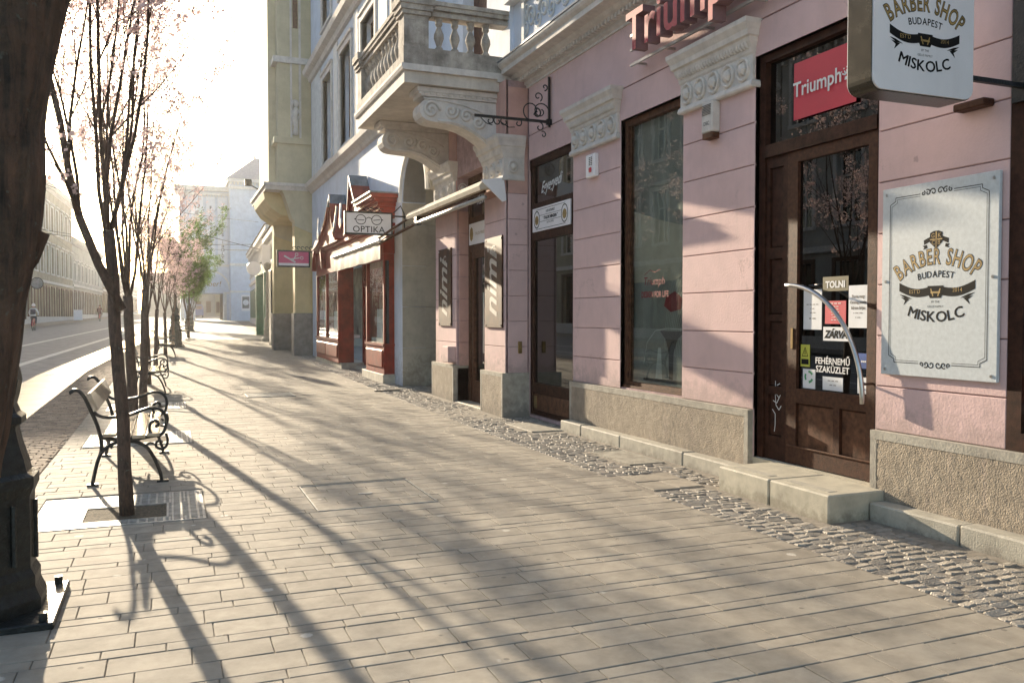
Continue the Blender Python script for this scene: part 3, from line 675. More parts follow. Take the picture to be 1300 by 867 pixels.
P('electric_box', MB().bev(4.50, BX0, 14.16, 14.5, .70, .98, .01), 'pink')
P('key_box', MB().bev(4.84, 4.90, 11.755, 11.785, .95, 1.13, .006), 'brass')
# shallow capital continuing cornice over the bay
mb = MB(); mb.box(4.60, 5.0, 11.99, 15.38, 5.01, 5.12)
P('bay_cornice', mb, 'stone')

mb = MB(); mb.box(4.80, 5.5, 12.0, 13.0, 5.12, 9); mb.box(4.80, 5.5, 14.2, 15.4, 5.12, 9); mb.box(4.80, 5.5, 13.0, 14.2, 7.6, 9); P('bay_upper_storey', mb, 'blue')
P('balcony_door', MB().box(5.0, 5.05, 13.0, 14.2, 5.12, 7.6), 'wood2')
# balcony
BA = thing('balcony', 'stone balcony with turned balusters on two carved scroll brackets above the shop door', 'balcony', (4.6, 13.7, 4.9))
BX1, BYN, BYF = 3.13, 12.0, 15.4
def A(name, mb, m_, par=None, **kw): return obj(name, mb, M[m_], par or BA, **kw)
mb = MB(); mb.box(BX1+.05, BX0+.2, BYN+.05, BYF-.05, 4.88, 5.09); A('slab', mb, 'balc')
mb = MB(); mb.prism([(BX1+.05,5.05),(BX1+.02,5.06),(BX1,5.10),(BX1,5.14),(4.84,5.14),(4.84,5.05)], BYN, BYF, 'y'); A('nosing', mb, 'stone')
mb = MB(); mb.box(BX1+.04, BX0+.2, BYN+.05, BYN+.27, 5.142, 5.40); mb.box(BX1+.04, BX1+.26, BYN+.27, BYF-.05, 5.142, 5.30); A('base_course', mb, 'balcd')
def pier(x0, x1, y0, y1):
    mb = MB(); mb.box(x0, x1, y0, y1, 5.145, 5.86); mb.box(x0-.03, x1+.03, y0-.03, y1+.03, 5.86, 5.92); mb.box(x0-.055, x1+.055, y0-.055, y1+.055, 5.92, 6.0); mb.box(x0-.08, x1+.08, y0-.08, y1+.08, 6.0, 6.12)
    w = .012; mb.box(x0+.06, x0+.07, y0-.006, y0, 5.45, 5.8); mb.box(x1-.07, x1-.06, y0-.006, y0, 5.45, 5.8); mb.box(x0+.07, x1-.07, y0-.006, y0, 5.79, 5.80); mb.box(x0+.07, x1-.07, y0-.006, y0, 5.45, 5.46)
    A('pier', mb, 'balcd')
pier(BX1+.05, BX1+.42, BYN+.06, BYN+.38); pier(BX1+.05, BX1+.30, BYF-.40, BYF-.08); 
mb = MB()
for a, z0, z1 in ((.0,5.885,5.94),(.02,5.94,5.97),(-.03,5.97,6.03),(-.05,6.03,6.09)):
    mb.box(BX1+.48, BX0+.2, BYN+.08+a, BYN+.30-a, z0, z1); mb.box(BX1+.08+a, BX1+.28-a, BYN+.4, BYF-.42, z0, z1)
A('rail', mb, 'balcd')
bal = [(.045,0),(.06,.02),(.06,.05),(.035,.08),(.05,.13),(.075,.2),(.07,.26),(.04,.33),(.03,.36),(.055,.4),(.05,.43),(.06,.46),(.06,.485)]
bal = [(r, z*1.0) for r, z in bal]
for i in range(4): A('baluster', MB().lathe(bal, 3.74+.245*i, BYN+.18, 5.40, 10), 'balcd', smooth=False)
for i in range(11): A('baluster', MB().lathe([(r, z*1.2) for r, z in bal], BX1+.17, BYN+.58+.235*i, 5.30, 8), 'balcd')
def console(y0, y1):
    top = [(BX0+.1,4.86),(3.42,4.86)]; prof = [(BX0+.1,4.862),(3.40,4.862),(3.38,4.80),(3.44,4.76),(3.50,4.74)]
    front = []
    for i in range(9): a = rad(70 + 200*i/8); front.append((3.62+.17*math.cos(a)*1.05, 4.55+.17*math.sin(a)))
    low = [(3.78,4.37),(3.95,4.36),(4.12,4.32),(4.28,4.25),(4.42,4.16),(4.52,4.08),(BX0+.1,4.03)]
    mb = MB().prism([(BX0+.1,4.73)] + [(3.56,4.735)] + front[1:] + low, y0, y1, 'y'); c = A('console', mb, 'stone')
    mb = MB(); mb.box(3.40, BX0+.1, y0-.05, y1+.05, 4.80, 4.868); mb.box(3.46, BX0+.1, y0-.025, y1+.025, 4.74, 4.80)
    x = 3.42
    while x < 4.55: mb.box(x, x+.05, y0-.045, y0-.02, 4.765, 4.795); x += .09
    obj('abacus', mb, M['stone'], c)
    mb = MB(); Y = y0-.004
    def sp(cx, cz, r, turns, d, ph=0, th=.028, n=26): mb.tube([(cx+r*(1-.88*i/n)*math.cos(ph+d*2*PI*turns*i/n), Y, cz+r*(1-.88*i/n)*math.sin(ph+d*2*PI*turns*i/n)) for i in range(n+1)], th, 5)
    sp(3.62,4.55,.135,1.7,1); sp(3.93,4.55,.11,1.6,-1,.5); sp(4.17,4.50,.10,1.5,1,.3); sp(4.36,4.42,.09,1.5,-1,0)
    mb.tube([(3.5,Y,4.71),(3.8,Y,4.70),(4.1,Y,4.66),(4.35,Y,4.6),(4.55,Y,4.5)], .014, 5); mb.tube([(3.72,Y,4.40),(3.95,Y,4.395),(4.15,Y,4.35),(4.35,Y,4.25),(4.55,Y,4.12)], .02, 5)
    for i in range(9): a = 3.95+.06*i; mb.tube([(a,Y,4.62-.02*i),(a+.03,Y-.006,4.60-.02*i),(a+.02,Y,4.56-.02*i)], .012, 4)
    obj('scroll_ornament', mb, M['stone'], c, smooth=True)
console(12.18, 12.56); console(14.55, 14.93)

# ------------------------------------------------------------------ step
ST = thing('door_step', 'two-block sandstone step in front of the brown lingerie shop door', 'step', (4.7, 5.5, 0))
for a, b_ in ((4.84, 5.50), (5.512, 6.18)):
    obj('step_block', MB().bev(4.43, 4.998, a, b_, -.03, .2, .012), M['step'], ST)
    obj('grip_strip', MB().box(4.52, 4.60, a+.1, b_-.1, .2, .2025), M['curb'], ST)
P('threshold', MB().box(4.999, 5.3, 4.98, 6.45, .05, .205), 'step')

# ------------------------------------------------------------------ main brown door
D = thing('shop_door', 'tall brown wooden shop door with glass pane, notices and curved steel handle', 'door', (5.08, 5.6, .2))
def Dp(name, mb, m_, par=None, **kw): return obj(name, mb, M[m_], par or D, **kw)
X = 5.05
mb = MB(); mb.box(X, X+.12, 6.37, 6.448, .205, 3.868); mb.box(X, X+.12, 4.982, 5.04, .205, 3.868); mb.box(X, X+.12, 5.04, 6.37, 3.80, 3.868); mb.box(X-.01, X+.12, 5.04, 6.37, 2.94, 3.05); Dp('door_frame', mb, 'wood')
Dp('transom_glass', MB().box(X+.06, X+.066, 5.04, 6.37, 3.05, 3.80), 'glassd')
# side leaf y 6.07..6.37
def panel_leaf(mb, y0, y1, zs, sw=.055, x=X+.02, t=.05):
    mb.box(x, x+t, y0, y0+sw, zs[0], zs[-1]); mb.box(x, x+t, y1-sw, y1, zs[0], zs[-1])
for nm, z0, z1 in (('side_leaf', .205, 2.935),):
    mb = MB(); ys0, ys1 = 6.075, 6.365; sw = .065; x = X+.02
    mb.box(x, x+.05, ys0, ys0+sw, z0, z1); mb.box(x, x+.05, ys1-sw+.02, ys1, z0, z1)
    for a, b_ in ((.205,.42),(.80,.87),(1.46,1.52),(2.02,2.12),(2.84,2.935)): mb.box(x, x+.05, ys0+sw, ys1-sw+.02, a, b_)
    s = Dp('side_leaf', mb, 'wood')
    for a, b_ in ((.42,.80),(.87,1.46),(1.52,2.02),(2.12,2.84)): obj('door_panel', MB().bev(x+.018, x+.04, ys0+sw, ys1-sw+.02, a, b_, .012), M['wood'], s)
    mb = MB(); MP = mapY(x+.017, 6.22)                       # white paint tag
    for pts in ([(-.02,.92),(-.02,.78),(-.01,.70),(.03,.66),(.06,.70)],[(-.05,.74),(0,.72),(.05,.80),(.06,.84)],[(-.06,.66),(-.02,.62),(-.02,.52),(-.03,.46)],[(0,.88),(.04,.9)],[(-.03,.82),(.03,.77)]): line(mb, pts, MP, .008, .002)
    obj('graffiti_tag', mb, M['wprint'], s)
# main leaf y 5.045..6.07
y0, y1 = 5.045, 6.07; x = X+.01
mb = MB(); mb.box(x, x+.055, y1-.13, y1, .21, 2.935); mb.box(x, x+.055, y0, y0+.09, .21, 2.935); mb.box(x, x+.055, y0+.09, y1-.13, 2.84, 2.935); mb.box(x, x+.055, y0+.09, y1-.13, .75, .875); mb.box(x, x+.055, y0+.09, y1-.13, .215, .36); mb.box(x, x+.055, 5.42, 5.49, .36, .75)
lf = Dp('door_leaf', mb, 'woodw')
for a, b_ in ((y0+.09, 5.42), (5.49, y1-.13)): obj('door_panel', MB().bev(x+.02, x+.045, a, b_, .36, .75, .014), M['wood2'], lf)
obj('glass_pane', MB().box(x+.03, x+.036, y0+.09, y1-.13, .875, 2.84), M['glassd'], lf)
obj('weather_rail', MB().bev(x-.012, x, y0+.02, y1-.02, .36, .375, .003), M['wood2'], lf)
obj('keyhole_plate', MB().bev(x-.006, x, 5.98, 6.01, 1.22, 1.40, .002), M['brass'], lf)
n = 24; pts = []                                            # bowed pull handle
for i in range(n+1):
    a = PI/2*i/n; pts.append((4.90 + .0*math.sin(a), 5.93 - .88*math.sin(a), .84 + .93*(math.cos(a))**.62 if i < n else .84))
pts = [(4.93, 5.92 - .88*math.sin(PI/2*i/n), .83 + .94*math.cos(PI/2*i/n)) for i in range(n+1)]
hd = MB().tube(pts, .019, 10); ho = obj('door_handle', hd, M['steel'], lf, smooth=True)
mb = MB(); mb.tube([(4.93,5.86,1.765),(5.06,5.86,1.765)], .010, 8); mb.tube([(4.93,5.05,.98),(5.06,5.07,.98)], .010, 8); obj('handle_mount', mb, M['steel'], lf)
MPd = lambda u, v, w=0: (x + .026 - w, u, v)
def sheet(name, ya, yb, za, zb, m_, lines=None, tm='inkgr', par=lf):
    o = obj(name, MB().box(x+.024, x+.027, yb, ya, za, zb), M[m_], par)
    mb = MB(); MPl = mapY(x+.0235, (ya+yb)/2)
    for (s, u, v, sz, kw) in (lines or []):
        if s[0] != '~': put(mb, s, u, v, MPl, sz, .001, **kw); continue
        q = u - len(s)*sz*.3                              # print too small to read: broken strokes of ink
        for k in range(len(s)):
            if (k*7 + len(s)) % 4: line(mb, [(q, v+sz*.2), (q+sz*.5, v+sz*.2)], MPl, sz*.45, .001)
            q += sz*.6
    if lines: obj('print', mb, M[tm], par)
Pm = dict(bold=.002)
sheet('notice', 5.65, 5.36, 1.71, 1.83, 'olive', [('TOLNI', 0, 1.74, .075, dict(bold=.003))], 'wprint')
sheet('notice', 5.88, 5.66, 1.39, 1.73, 'paper', [('~'*15, 0, 1.60, .016, {}), ('~'*5, 0, 1.565, .016, {}), ('~'*8, 0, 1.53, .016, {}), ('~'*6, 0, 1.48, .022, Pm)])
sheet('notice', 5.355, 5.15, 1.41, 1.75, 'paper', [('Posta vagy', 0, 1.65, .032, Pm), ('Csomag esetén', 0, 1.605, .028, Pm), ('kérem hívja:', 0, 1.56, .030, Pm), ('~'*9, 0, 1.525, .018, {}), ('~'*5, 0, 1.49, .018, {})])
sheet('price_table', 5.62, 5.385, 1.44, 1.63, 'sred', [('~'*12, 0, 1.605, .018, {})] + [('~'*n_, 0, 1.58-.022*i, .014, {}) for i, n_ in enumerate((9, 9, 11, 10, 9, 11))], 'wprint')
sheet('closed_sign', 5.64, 5.35, 1.30, 1.415, 'paper', [('ZÁRVA', 0, 1.325, .085, dict(bold=.004, shear=.25, space=.9))], 'ink')
sheet('warning_sticker', 5.91, 5.80, 1.07, 1.26, 'ygreen')
mb = MB(); MPl = mapY(x+.0235, 5.855); line(mb, [(-.035,1.16),(0,1.235),(.035,1.16),(-.035,1.16)], MPl, .006, .001); line(mb, [(0,1.21),(0,1.175)], MPl, .008, .001); poly(mb, [(-.045,1.09),(.045,1.09),(.045,1.135),(-.045,1.135)], MPl, .0012); obj('print', mb, M['ink'], lf)
sheet('recycling_sticker', 5.88, 5.73, .885, 1.05, 'paper')
mb = MB(); MPl = mapY(x+.0235, 5.805)
for k in range(3):
    a = 2*PI*k/3+.5; line(mb, [(.045*math.cos(a+t), .985+.045*math.sin(a+t)) for t in (0,.4,.8,1.2)], MPl, .02, .001)
obj('print', mb, M['green'], lf)
mb = MB(); MPl = mapY(x+.0235, 5.53); put(mb, 'FEHÉRNEMŰ', 0, 1.105, MPl, .075, .001, sx=.95, bold=.0015); put(mb, 'SZAKÜZLET', 0, 1.035, MPl, .075, .001, sx=.95, bold=.0015); obj('window_lettering', mb, M['wprint'], lf)
sheet('notice', 5.64, 5.41, .888, 1.0, 'paper', [('~'*12, 0, .965, .018, {}), ('~'*8, 0, .93, .018, {})])
sheet('card_sticker', 5.25, 5.14, 1.09, 1.21, 'blueb', [('~'*4, 0, 1.14, .03, {})], 'wprint')
sheet('card_sticker', 5.25, 5.14, .89, 1.02, 'paper', [('~'*3, 0, .97, .03, Pm), ('~'*4, 0, .92, .025, {})], 'blueb')
rb = sheet('red_banner', 6.03, 5.30, 3.21, 3.70, 'sred', None, par=D)
MPl = mapY(X+.03, 5.665); mb = MB(); put(mb, 'Triumph', -.07, 3.405, MPl, .175, .009, bold=.003, sx=.95)
for i in range(5): a = rad(90+(i-2)*22); line(mb, [(.275+.02*math.cos(a), 3.43+.02*math.sin(a)), (.275+.075*math.cos(a), 3.40+.085*math.sin(a))], MPl, .012, .009); 
for i in range(5): a = rad(90+(i-2)*22); poly(mb, [(.275+.085*math.cos(a)+.007*math.cos(t), 3.405+.1*math.sin(a)+.007*math.sin(t)) for t in (0,1.05,2.1,3.14,4.2,5.2)], MPl, .009)
poly(mb, [(.25,3.405),(.30,3.405),(.295,3.43),(.255,3.43)], MPl, .009)
o = Dp('banner_lettering', mb, 'wprint')
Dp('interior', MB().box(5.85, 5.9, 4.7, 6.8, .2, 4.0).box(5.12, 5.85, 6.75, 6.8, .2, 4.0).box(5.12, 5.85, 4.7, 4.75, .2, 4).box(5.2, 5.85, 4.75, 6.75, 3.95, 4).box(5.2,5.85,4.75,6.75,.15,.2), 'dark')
Dp('interior_poster', MB().box(5.80, 5.84, 5.4, 6.2, 1.0, 2.0), 'intg')

# ------------------------------------------------------------------ big display window
Wn = thing('display_window', 'large brown-framed display window with red window lettering', 'shop window', (5.08, 8.3, .66))
def Wp(name, mb, m_, par=None, **kw): return obj(name, mb, M[m_], par or Wn, **kw)
x = 5.06; a, b_ = 7.632, 8.948
mb = MB(); mb.box(x, x+.08, b_-.075, b_, .665, 3.818); mb.box(x, x+.08, a, a+.06, .665, 3.818); mb.box(x, x+.08, a+.06, b_-.075, 3.74, 3.818); mb.box(x, x+.08, a+.06, b_-.075, .665, .73); mb.box(x-.03, x, a+.01, b_-.01, .664, .69); mb.box(x+.03, x+.06, b_-.095, b_-.075, .73, 3.74)
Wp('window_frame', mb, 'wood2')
Wp('glass_pane', MB().box(x+.03, x+.036, a+.06, b_-.095, .73, 3.74), 'glassw')
MPl = mapY(x+.028, 8.32); mb = MB(); put(mb, 'DESIGN FOR LIFE', 0, 1.72, MPl, .095, .001, sx=.8, bold=.002); put(mb, 'Triumph', -.02, 1.86, MPl, .13, .001, shear=.2)
line(mb, [(-.22,1.98),(-.1,2.03),(0,2.0),(.12,2.03)], MPl, .008, .001); Wp('window_lettering', mb, 'wred')
mb = MB(); mb.box(5.75, 5.8, 7.3, 9.4, .5, 4); mb.box(5.2, 5.75, 9.35, 9.4, .5, 4); mb.box(5.2, 6.0, 7.3, 7.35, .5, 4); mb.box(5.2, 6.0, 7.35, 9.35, 3.95, 4); mb.box(5.2, 6.0, 7.35, 9.35, .5, .6); Wp('interior', mb, 'intg')
wp_ = Wp('window_poster', MB().box(5.15, 5.16, 7.66, 8.92, .72, 3.78), 'poster')
MPw = mapY(5.149, 8.3); mb = MB()
for k in range(13):
    r_ = .32+.055*k; line(mb, [(.62-.55*r_*math.cos(t), .95+1.3*r_*math.sin(t)) for t in [.15+.11*i for i in range(11)]], MPw, .005, .0005)
line(mb, [(-.35,.95),(-.28,1.2),(-.1,1.34),(.15,1.37),(.45,1.36)], MPw, .012, .0005); poly(mb, [(-.1,.78),(.05,.78),(.02,1.15),(-.04,1.15)], MPw, .0004)
obj('pale_print', mb, M['faint'], wp_)
mb = MB(); poly(mb, [(-.0,1.34),(.5,1.34),(.36,1.25),(.28,1.1),(.27,.8),(.19,.8),(.18,1.1),(.12,1.24)], MPw, .0008); poly(mb, [(-.36,.76),(.55,.76),(.55,.80),(-.36,.79)], MPw, .0008); obj('dark_print', mb, M['dark'], wp_)
mb = MB(); poly(mb, [(.12,1.72),(.3,1.78),(.45,1.70),(.42,1.58),(.22,1.55),(.08,1.62)], MPw, .0006); obj('red_print', mb, M['wred'], wp_)
mb = MB(); poly(mb, [(-.6,1.9),(.3,1.9),(.6,2.0),(.6,2.45),(-.05,2.6),(-.6,2.75)], MPw, .0003); obj('brown_print', mb, M['beige'], wp_)

# ------------------------------------------------------------------ second shop door (Y 10.24 - 11.72)
G = thing('glazed_shopfront', 'narrow brown shopfront with black transom script sign and white food sign band', 'shopfront', (5.05, 11, .04))
x = 5.03; a, b_ = 10.242, 11.718
def Gp(name, mb, m_, par=None, **kw): return obj(name, mb, M[m_], par or G, **kw)
mb = MB(); mb.box(x, x+.08, b_-.08, b_, .05, 3.818); mb.box(x, x+.08, a, a+.06, .05, 3.818); mb.box(x, x+.08, a+.06, b_-.08, 3.72, 3.818); mb.box(x-.01, x+.07, a+.06, b_-.08, 2.62, 3.16); mb.box(x, x+.08, a+.06, b_-.08, .38, .52); mb.box(x, x+.08, a+.06, b_-.08, .05, .10); mb.box(x+.02,x+.06,a+.06,b_-.08,.10,.38)
Gp('frame', mb, 'wood')
Gp('kick_panel', MB().bev(x+.0, x+.02, a+.08, b_-.1, .12, .36, .01), 'wood2')
Gp('glass_pane', MB().box(x+.035, x+.04, a+.06, b_-.08, .52, 2.62), 'glassd'); Gp('transom_glass', MB().box(x+.035, x+.04, a+.06, b_-.08, 3.16, 3.72), 'glassd')
mb = MB(); put(mb, 'Egyegyedi', 0, 0, lambda u, v, w=0: (x+.03-w, 11.08-u, 3.33+v+.09*u), .22, .001, shear=.5, bold=.004, sx=.8); Gp('script_lettering', mb, 'wprint')
sg = Gp('sign_band', MB().box(x-.03, x-.011, a+.09, b_-.12, 2.74, 3.08), 'signw')
mb = MB(); MPl = mapY(x-.031, 10.97); put(mb, 'A JÓ KOLBÁSZ', 0, 2.99, MPl, .045, .001, bold=.001); put(mb, '★ ITALOK MINDEN ★'.replace('★', '*'), 0, 2.895, MPl, .06, .001, bold=.003, sx=.95); put(mb, 'ALKALOMRA', 0, 2.83, MPl, .04, .001)
line(mb, [(-.5,3.05),(.5,3.05)], MPl, .006, .001); line(mb, [(-.5,2.77),(.5,2.77)], MPl, .006, .001); line(mb, [(-.36,2.96),(.36,2.96)], MPl, .005, .001); line(mb, [(-.36,2.87),(.36,2.87)], MPl, .005, .001)
for s in (-1, 1): line(mb, [(s*.47+.1*math.cos(t/16*2*PI), 2.91+.12*math.sin(t/16*2*PI)) for t in range(17)], MPl, .015, .001)
obj('print', mb, M['ink'], sg)
mb = MB()
for s in (-1, 1): poly(mb, [(s*.47+.07*math.cos(t/8*2*PI), 2.90+.07*math.sin(t/8*2*PI)) for t in range(8)], MPl, .0015)
each('emblem', mb, M['gold'], sg)
Gp('grille_label', MB().box(x-.006, x, 11.5, 11.6, .15, .33), 'brass')
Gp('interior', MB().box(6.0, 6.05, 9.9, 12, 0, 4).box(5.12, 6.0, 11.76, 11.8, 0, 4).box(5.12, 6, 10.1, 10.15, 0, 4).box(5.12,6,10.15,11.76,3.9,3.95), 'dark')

# ------------------------------------------------------------------ recessed portal door under the balcony
G2 = thing('portal_door', 'recessed brown door between pink pillars under the folded awning', 'door', (5.0, 13.4, 0))
def G2p(name, mb, m_, **kw): return obj(name, mb, M[m_], G2, **kw)
x = 4.86
mb = MB(); mb.box(x, x+.1, 14.0, 14.118, .036, 3.898); mb.box(x, x+.1, 12.702, 12.8, .036, 3.898); mb.box(x, x+.1, 12.8, 14.0, 3.8, 3.898); mb.box(x, x+.1, 12.8, 14.0, 2.62, 2.72); mb.box(x, x+.1, 12.8, 14.0, 3.10, 3.2); mb.box(x-.01, x+.05, 13.1, 13.2, .04, 2.62); mb.box(x-.01, x+.05, 13.78, 13.9, .04, 2.62); mb.box(x-.01, x+.05, 13.2, 13.78, .04, .4); mb.box(x-.01, x+.05, 13.2, 13.78, 2.5, 2.62)
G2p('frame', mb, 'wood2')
G2p('glass_pane', MB().box(x+.03, x+.035, 12.8, 14.0, .04, 3.8), 'glassd'); G2p('sign_band', MB().box(x-.03, x-.011, 12.82, 13.98, 2.73, 3.09), 'signw')
mb = MB(); put(mb, 'ITALOK MINDEN', 0, 2.88, mapY(x-.031, 13.4), .07, .001); poly(mb, [(-.45+.09*math.cos(t/8*2*PI), 2.91+.12*math.sin(t/8*2*PI)) for t in range(8)], mapY(x-.031, 13.4), .001); G2p('print', mb, 'gold')
G2p('pull_bar', MB().tube([(x-.06,13.16,.9),(x-.06,13.16,1.9)], .018, 8), 'steel')
mb = MB(); put(mb, 'Kávézó', 0, 3.4, mapY(x+.02, 13.4), .22, .001, shear=.4); G2p('transom_lettering', mb, 'wprint')
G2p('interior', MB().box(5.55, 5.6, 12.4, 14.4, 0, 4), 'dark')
# script boards on the two pillars
def script_board(yc, label):
    t = thing('script_board', label, 'sign', (BX0-.03, yc, 1.35), 'brown script boards on the portal pillars')
    obj('panel', MB().bev(BX0-.03, BX0-.002, yc-.37, yc+.37, 1.33, 2.72, .006), mat('board brown', (.10,.045,.025), .6, .6, 5, col2=(.025,.016,.014), spec=.2), t)
    mb = MB(); vs, fs = tmesh('nimi', .62, .012, .35, 0, 'CENTER', 1)
    mb.add([(BX0-.032, yc + b_ - .15, 1.98 + a_*.95) for a_, b_, c_ in vs], fs)
    put(mb, 'G', .02, 2.42, mapY(BX0-.031, yc), .25, .001); obj('script_lettering', mb, mat('silver script', (.45,.42,.38), .5), t)
    mb = MB()
    for dy in (-.33,.33):
        for z in (1.37, 2.68): mb.box(BX0-.036, BX0-.03, yc+dy-.012, yc+dy+.012, z-.012, z+.012)
    each('screw', mb, M['steel'], t)
script_board(12.24, 'dark brown board with silver script on the nearer pink pillar'); script_board(14.72, 'sunlit brown board with silver script on the farther pink pillar')

# ------------------------------------------------------------------ awning at the portal
AW = thing('folded_awning', 'folded cream awning with steel arms under the balcony, over the pink portal', 'awning', (4.4, 13.5, 3.4))
mb = MB().prism([(4.26,3.36),(4.24,3.42),(4.30,3.50),(4.46,3.54),(4.60,3.52),(4.60,3.46),(4.40,3.40)], 11.82, 16.0, 'y'); obj('canvas_roll', mb, M['canvas'], AW)
obj('end_plate', MB().prism([(4.26,3.50),(4.62,3.56),(4.66,3.22),(4.60,3.2)], 11.79, 11.815, 'y'), M['signw'], AW)
obj('front_bar', MB().tube([(4.36,11.9,3.27),(4.30,15.4,3.24)], .035, 10), M['alu'], AW, smooth=True)
obj('folding_arm', MB().tube([(4.40,12.0,3.37),(4.34,15.3,3.33)], .022, 8), M['wood2'], AW)
obj('elbow_joint', MB().bev(4.26, 4.36, 15.3, 15.5, 3.2, 3.36, .01), M['iron'], AW)
obj('folding_arm', MB().tube([(4.32,15.45,3.25),(3.96,17.0,2.98)], .028, 8), M['wood2'], AW)
obj('folding_arm', MB().tube([(4.34,16.0,3.42),(3.96,17.2,3.08)], .025, 8), M['wood2'], AW)

# ------------------------------------------------------------------ TRIUMPH letters
TL = thing('raised_lettering', 'big red raised Triumph lettering on metal rails above the shop', 'sign', (4.85, 7.2, 4.5))
MPt = lambda u, v, w=0: (4.80 - w, 8.32 - u, 4.40 + v)
vs, fs = tmesh('Triumph', .60, .008, 0, .075, 'LEFT', 1.02)
mb = MB().add([MPt(a, b_, c + .02) for a, b_, c in vs], fs); obj('letters', mb, M['lside'], TL)
vs, fs = tmesh('Triumph', .60, .009, 0, 0, 'LEFT', 1.02)
obj('letter_faces', MB().add([MPt(a, b_, .098) for a, b_, c in vs], fs), M['dred'], TL)
for z in (4.33, 4.50, 4.66):
    mb = MB().box(4.86, 4.885, 6.0, 8.5, z-.014, z+.014)
    for yy in (6.3, 7.1, 7.8, 8.38): mb.box(4.885, 5.002, yy-.012, yy+.012, z-.012, z+.012)
    obj('rail', mb, M['alu'], TL)

# ------------------------------------------------------------------ wrought iron bracket
IB = thing('iron_bracket', 'empty wrought iron sign bracket with scrolls on the pink wall', 'sign bracket', (4.98, 10.95, 4.2))
mb = MB().box(4.955, 4.985, 10.93, 10.96, 4.15, 4.85); obj('wall_bar', mb, M['iron'], IB)
mb = MB().box(3.86, 4.96, 10.93, 10.96, 4.205, 4.24); mb.box(4.93, 5.0, 10.92, 10.97, 4.18, 4.26); obj('arm', mb, M['iron'], IB)
mb = MB(); Y = 10.945
def sc(cx, cz, r, t0, t1, th=.009, k=.8, n=20): mb.tube([(cx+r*(1-k*i/n)*math.cos(rad(t0+(t1-t0)*i/n)), Y, cz+r*(1-k*i/n)*math.sin(rad(t0+(t1-t0)*i/n))) for i in range(n+1)], th, 5)
sc(4.84,4.36,.13,0,430); sc(4.70,4.36,.15,300,-60,.009,.6); sc(4.78,4.33,.07,90,-300,.012); sc(4.80,4.56,.07,-60,330); sc(4.90,4.70,.05,-90,250); sc(4.82,4.14,.07,90,-240); sc(4.88,4.04,.05,120,-200)
sc(4.5,4.17,.06,60,-240); sc(4.30,4.17,.07,100,420); sc(4.08,4.17,.06,60,-240); sc(4.2,4.17,.07,100,420)
mb.tube([(4.25,Y,4.16),(4.36,Y,4.10),(4.45,Y,4.11)], .007, 5); mb.tube([(3.95,Y,4.2),(4.03,Y,4.13),(4.12,Y,4.11)], .007, 5); obj('scrolls', mb, M['iron'], IB, smooth=True)

# ------------------------------------------------------------------ alarm box, intercom
t = thing('alarm_box', 'small cream alarm box with grille on the pink pier beside the door', 'alarm box', (4.95, 7.08, 3.3))
obj('case', MB().bev(4.90, 5.0, 6.98, 7.16, 3.30, 3.60, .012), M['stone'], t); obj('base', MB().bev(4.905, 4.998, 6.99, 7.15, 3.24, 3.30, .006), M['wood2'], t)
mb = MB()
for i in range(7): mb.box(4.893, 4.90, 7.0, 7.14, 3.47+.015*i, 3.477+.015*i)
obj('grille', mb, M['inkgr'], t); mb = MB(); put(mb, 'DSC', 0, 3.37, mapY(4.899, 7.07), .05, .001); obj('print', mb, M['ink'], t)
t = thing('siren_box', 'small white siren box with red light on the pink pier between window and narrow shopfront', 'alarm box', (4.95, 9.62, 3.3))
obj('case', MB().bev(4.93, 5.0, 9.5, 9.74, 3.25, 3.54, .012), M['signw'], t); obj('light', MB().bev(4.915, 4.93, 9.57, 9.63, 3.31, 3.37, .006), M['sred'], t)
mb = MB()
for i in range(5): mb.box(4.925, 4.93, 9.56, 9.59, 3.40+.022*i, 3.41+.022*i); mb.box(4.925, 4.93, 9.61, 9.64, 3.40+.022*i, 3.41+.022*i)
obj('grille', mb, M['ink'], t)

# ------------------------------------------------------------------ barber wall board
BB = thing('wall_board', 'ivory wall board with gold and black barber shop lettering right of the door', 'sign', (4.98, 4.415, 1.07))
obj('panel', MB().bev(4.968, 4.995, 3.93, 4.90, 1.07, 2.445, .004), M['board'], BB)
MPb = mapY(4.968, 4.415); mb = MB()
for d, wd in ((.075, .005), (.09, .003)):
    u = .485-d; v0, v1 = 1.07+d+.02, 2.445-d; c = .05
    line(mb, [(-.14,v1),(-u+c,v1),(-u+c,v1-.025),(-u,v1-c)], MPb, wd, .001); line(mb, [(.14,v1),(u-c,v1),(u-c,v1-.025),(u,v1-c)], MPb, wd, .001)
    line(mb, [(-.14,v0),(-u+c,v0),(-u+c,v0+.025),(-u,v0+c)], MPb, wd, .001); line(mb, [(.14,v0),(u-c,v0),(u-c,v0+.025),(u,v0+c)], MPb, wd, .001)
    line(mb, [(-u,v0+c),(-u,v1-c)], MPb, wd, .001); line(mb, [(u,v0+c),(u,v1-c)], MPb, wd, .001)
for s in (-1, 1):
    for vv, d in ((2.365, 1), (1.17, -1)):
        for cu, r, t0 in ((.03,.028,0),(.075,.024,1),(.115,.018,2)):
            line(mb, [(s*(cu+r*(1-i/14)*math.cos(i*.6+t0)), vv+d*(.008+r*(1-i/14)*math.sin(i*.6+t0))) for i in range(12)], MPb, .008, .001)
obj('border_print', mb, M['ink'], BB); barber_logo(BB, MPb, 1.775, .66)
mb = MB(); i = 0
for z in (1.11, 1.76, 2.40):
    for dy in (-.445, .445): mb.lathe([(.012,0),(.010,.004)], 0, 0, 0, 8); k = len(mb.v)-16; mb.v[k:] = [(4.967 - c_, 4.415+dy+a_, z+b2) for a_, b2, c_ in mb.v[k:]]
each('screw', mb, M['steel'], BB)

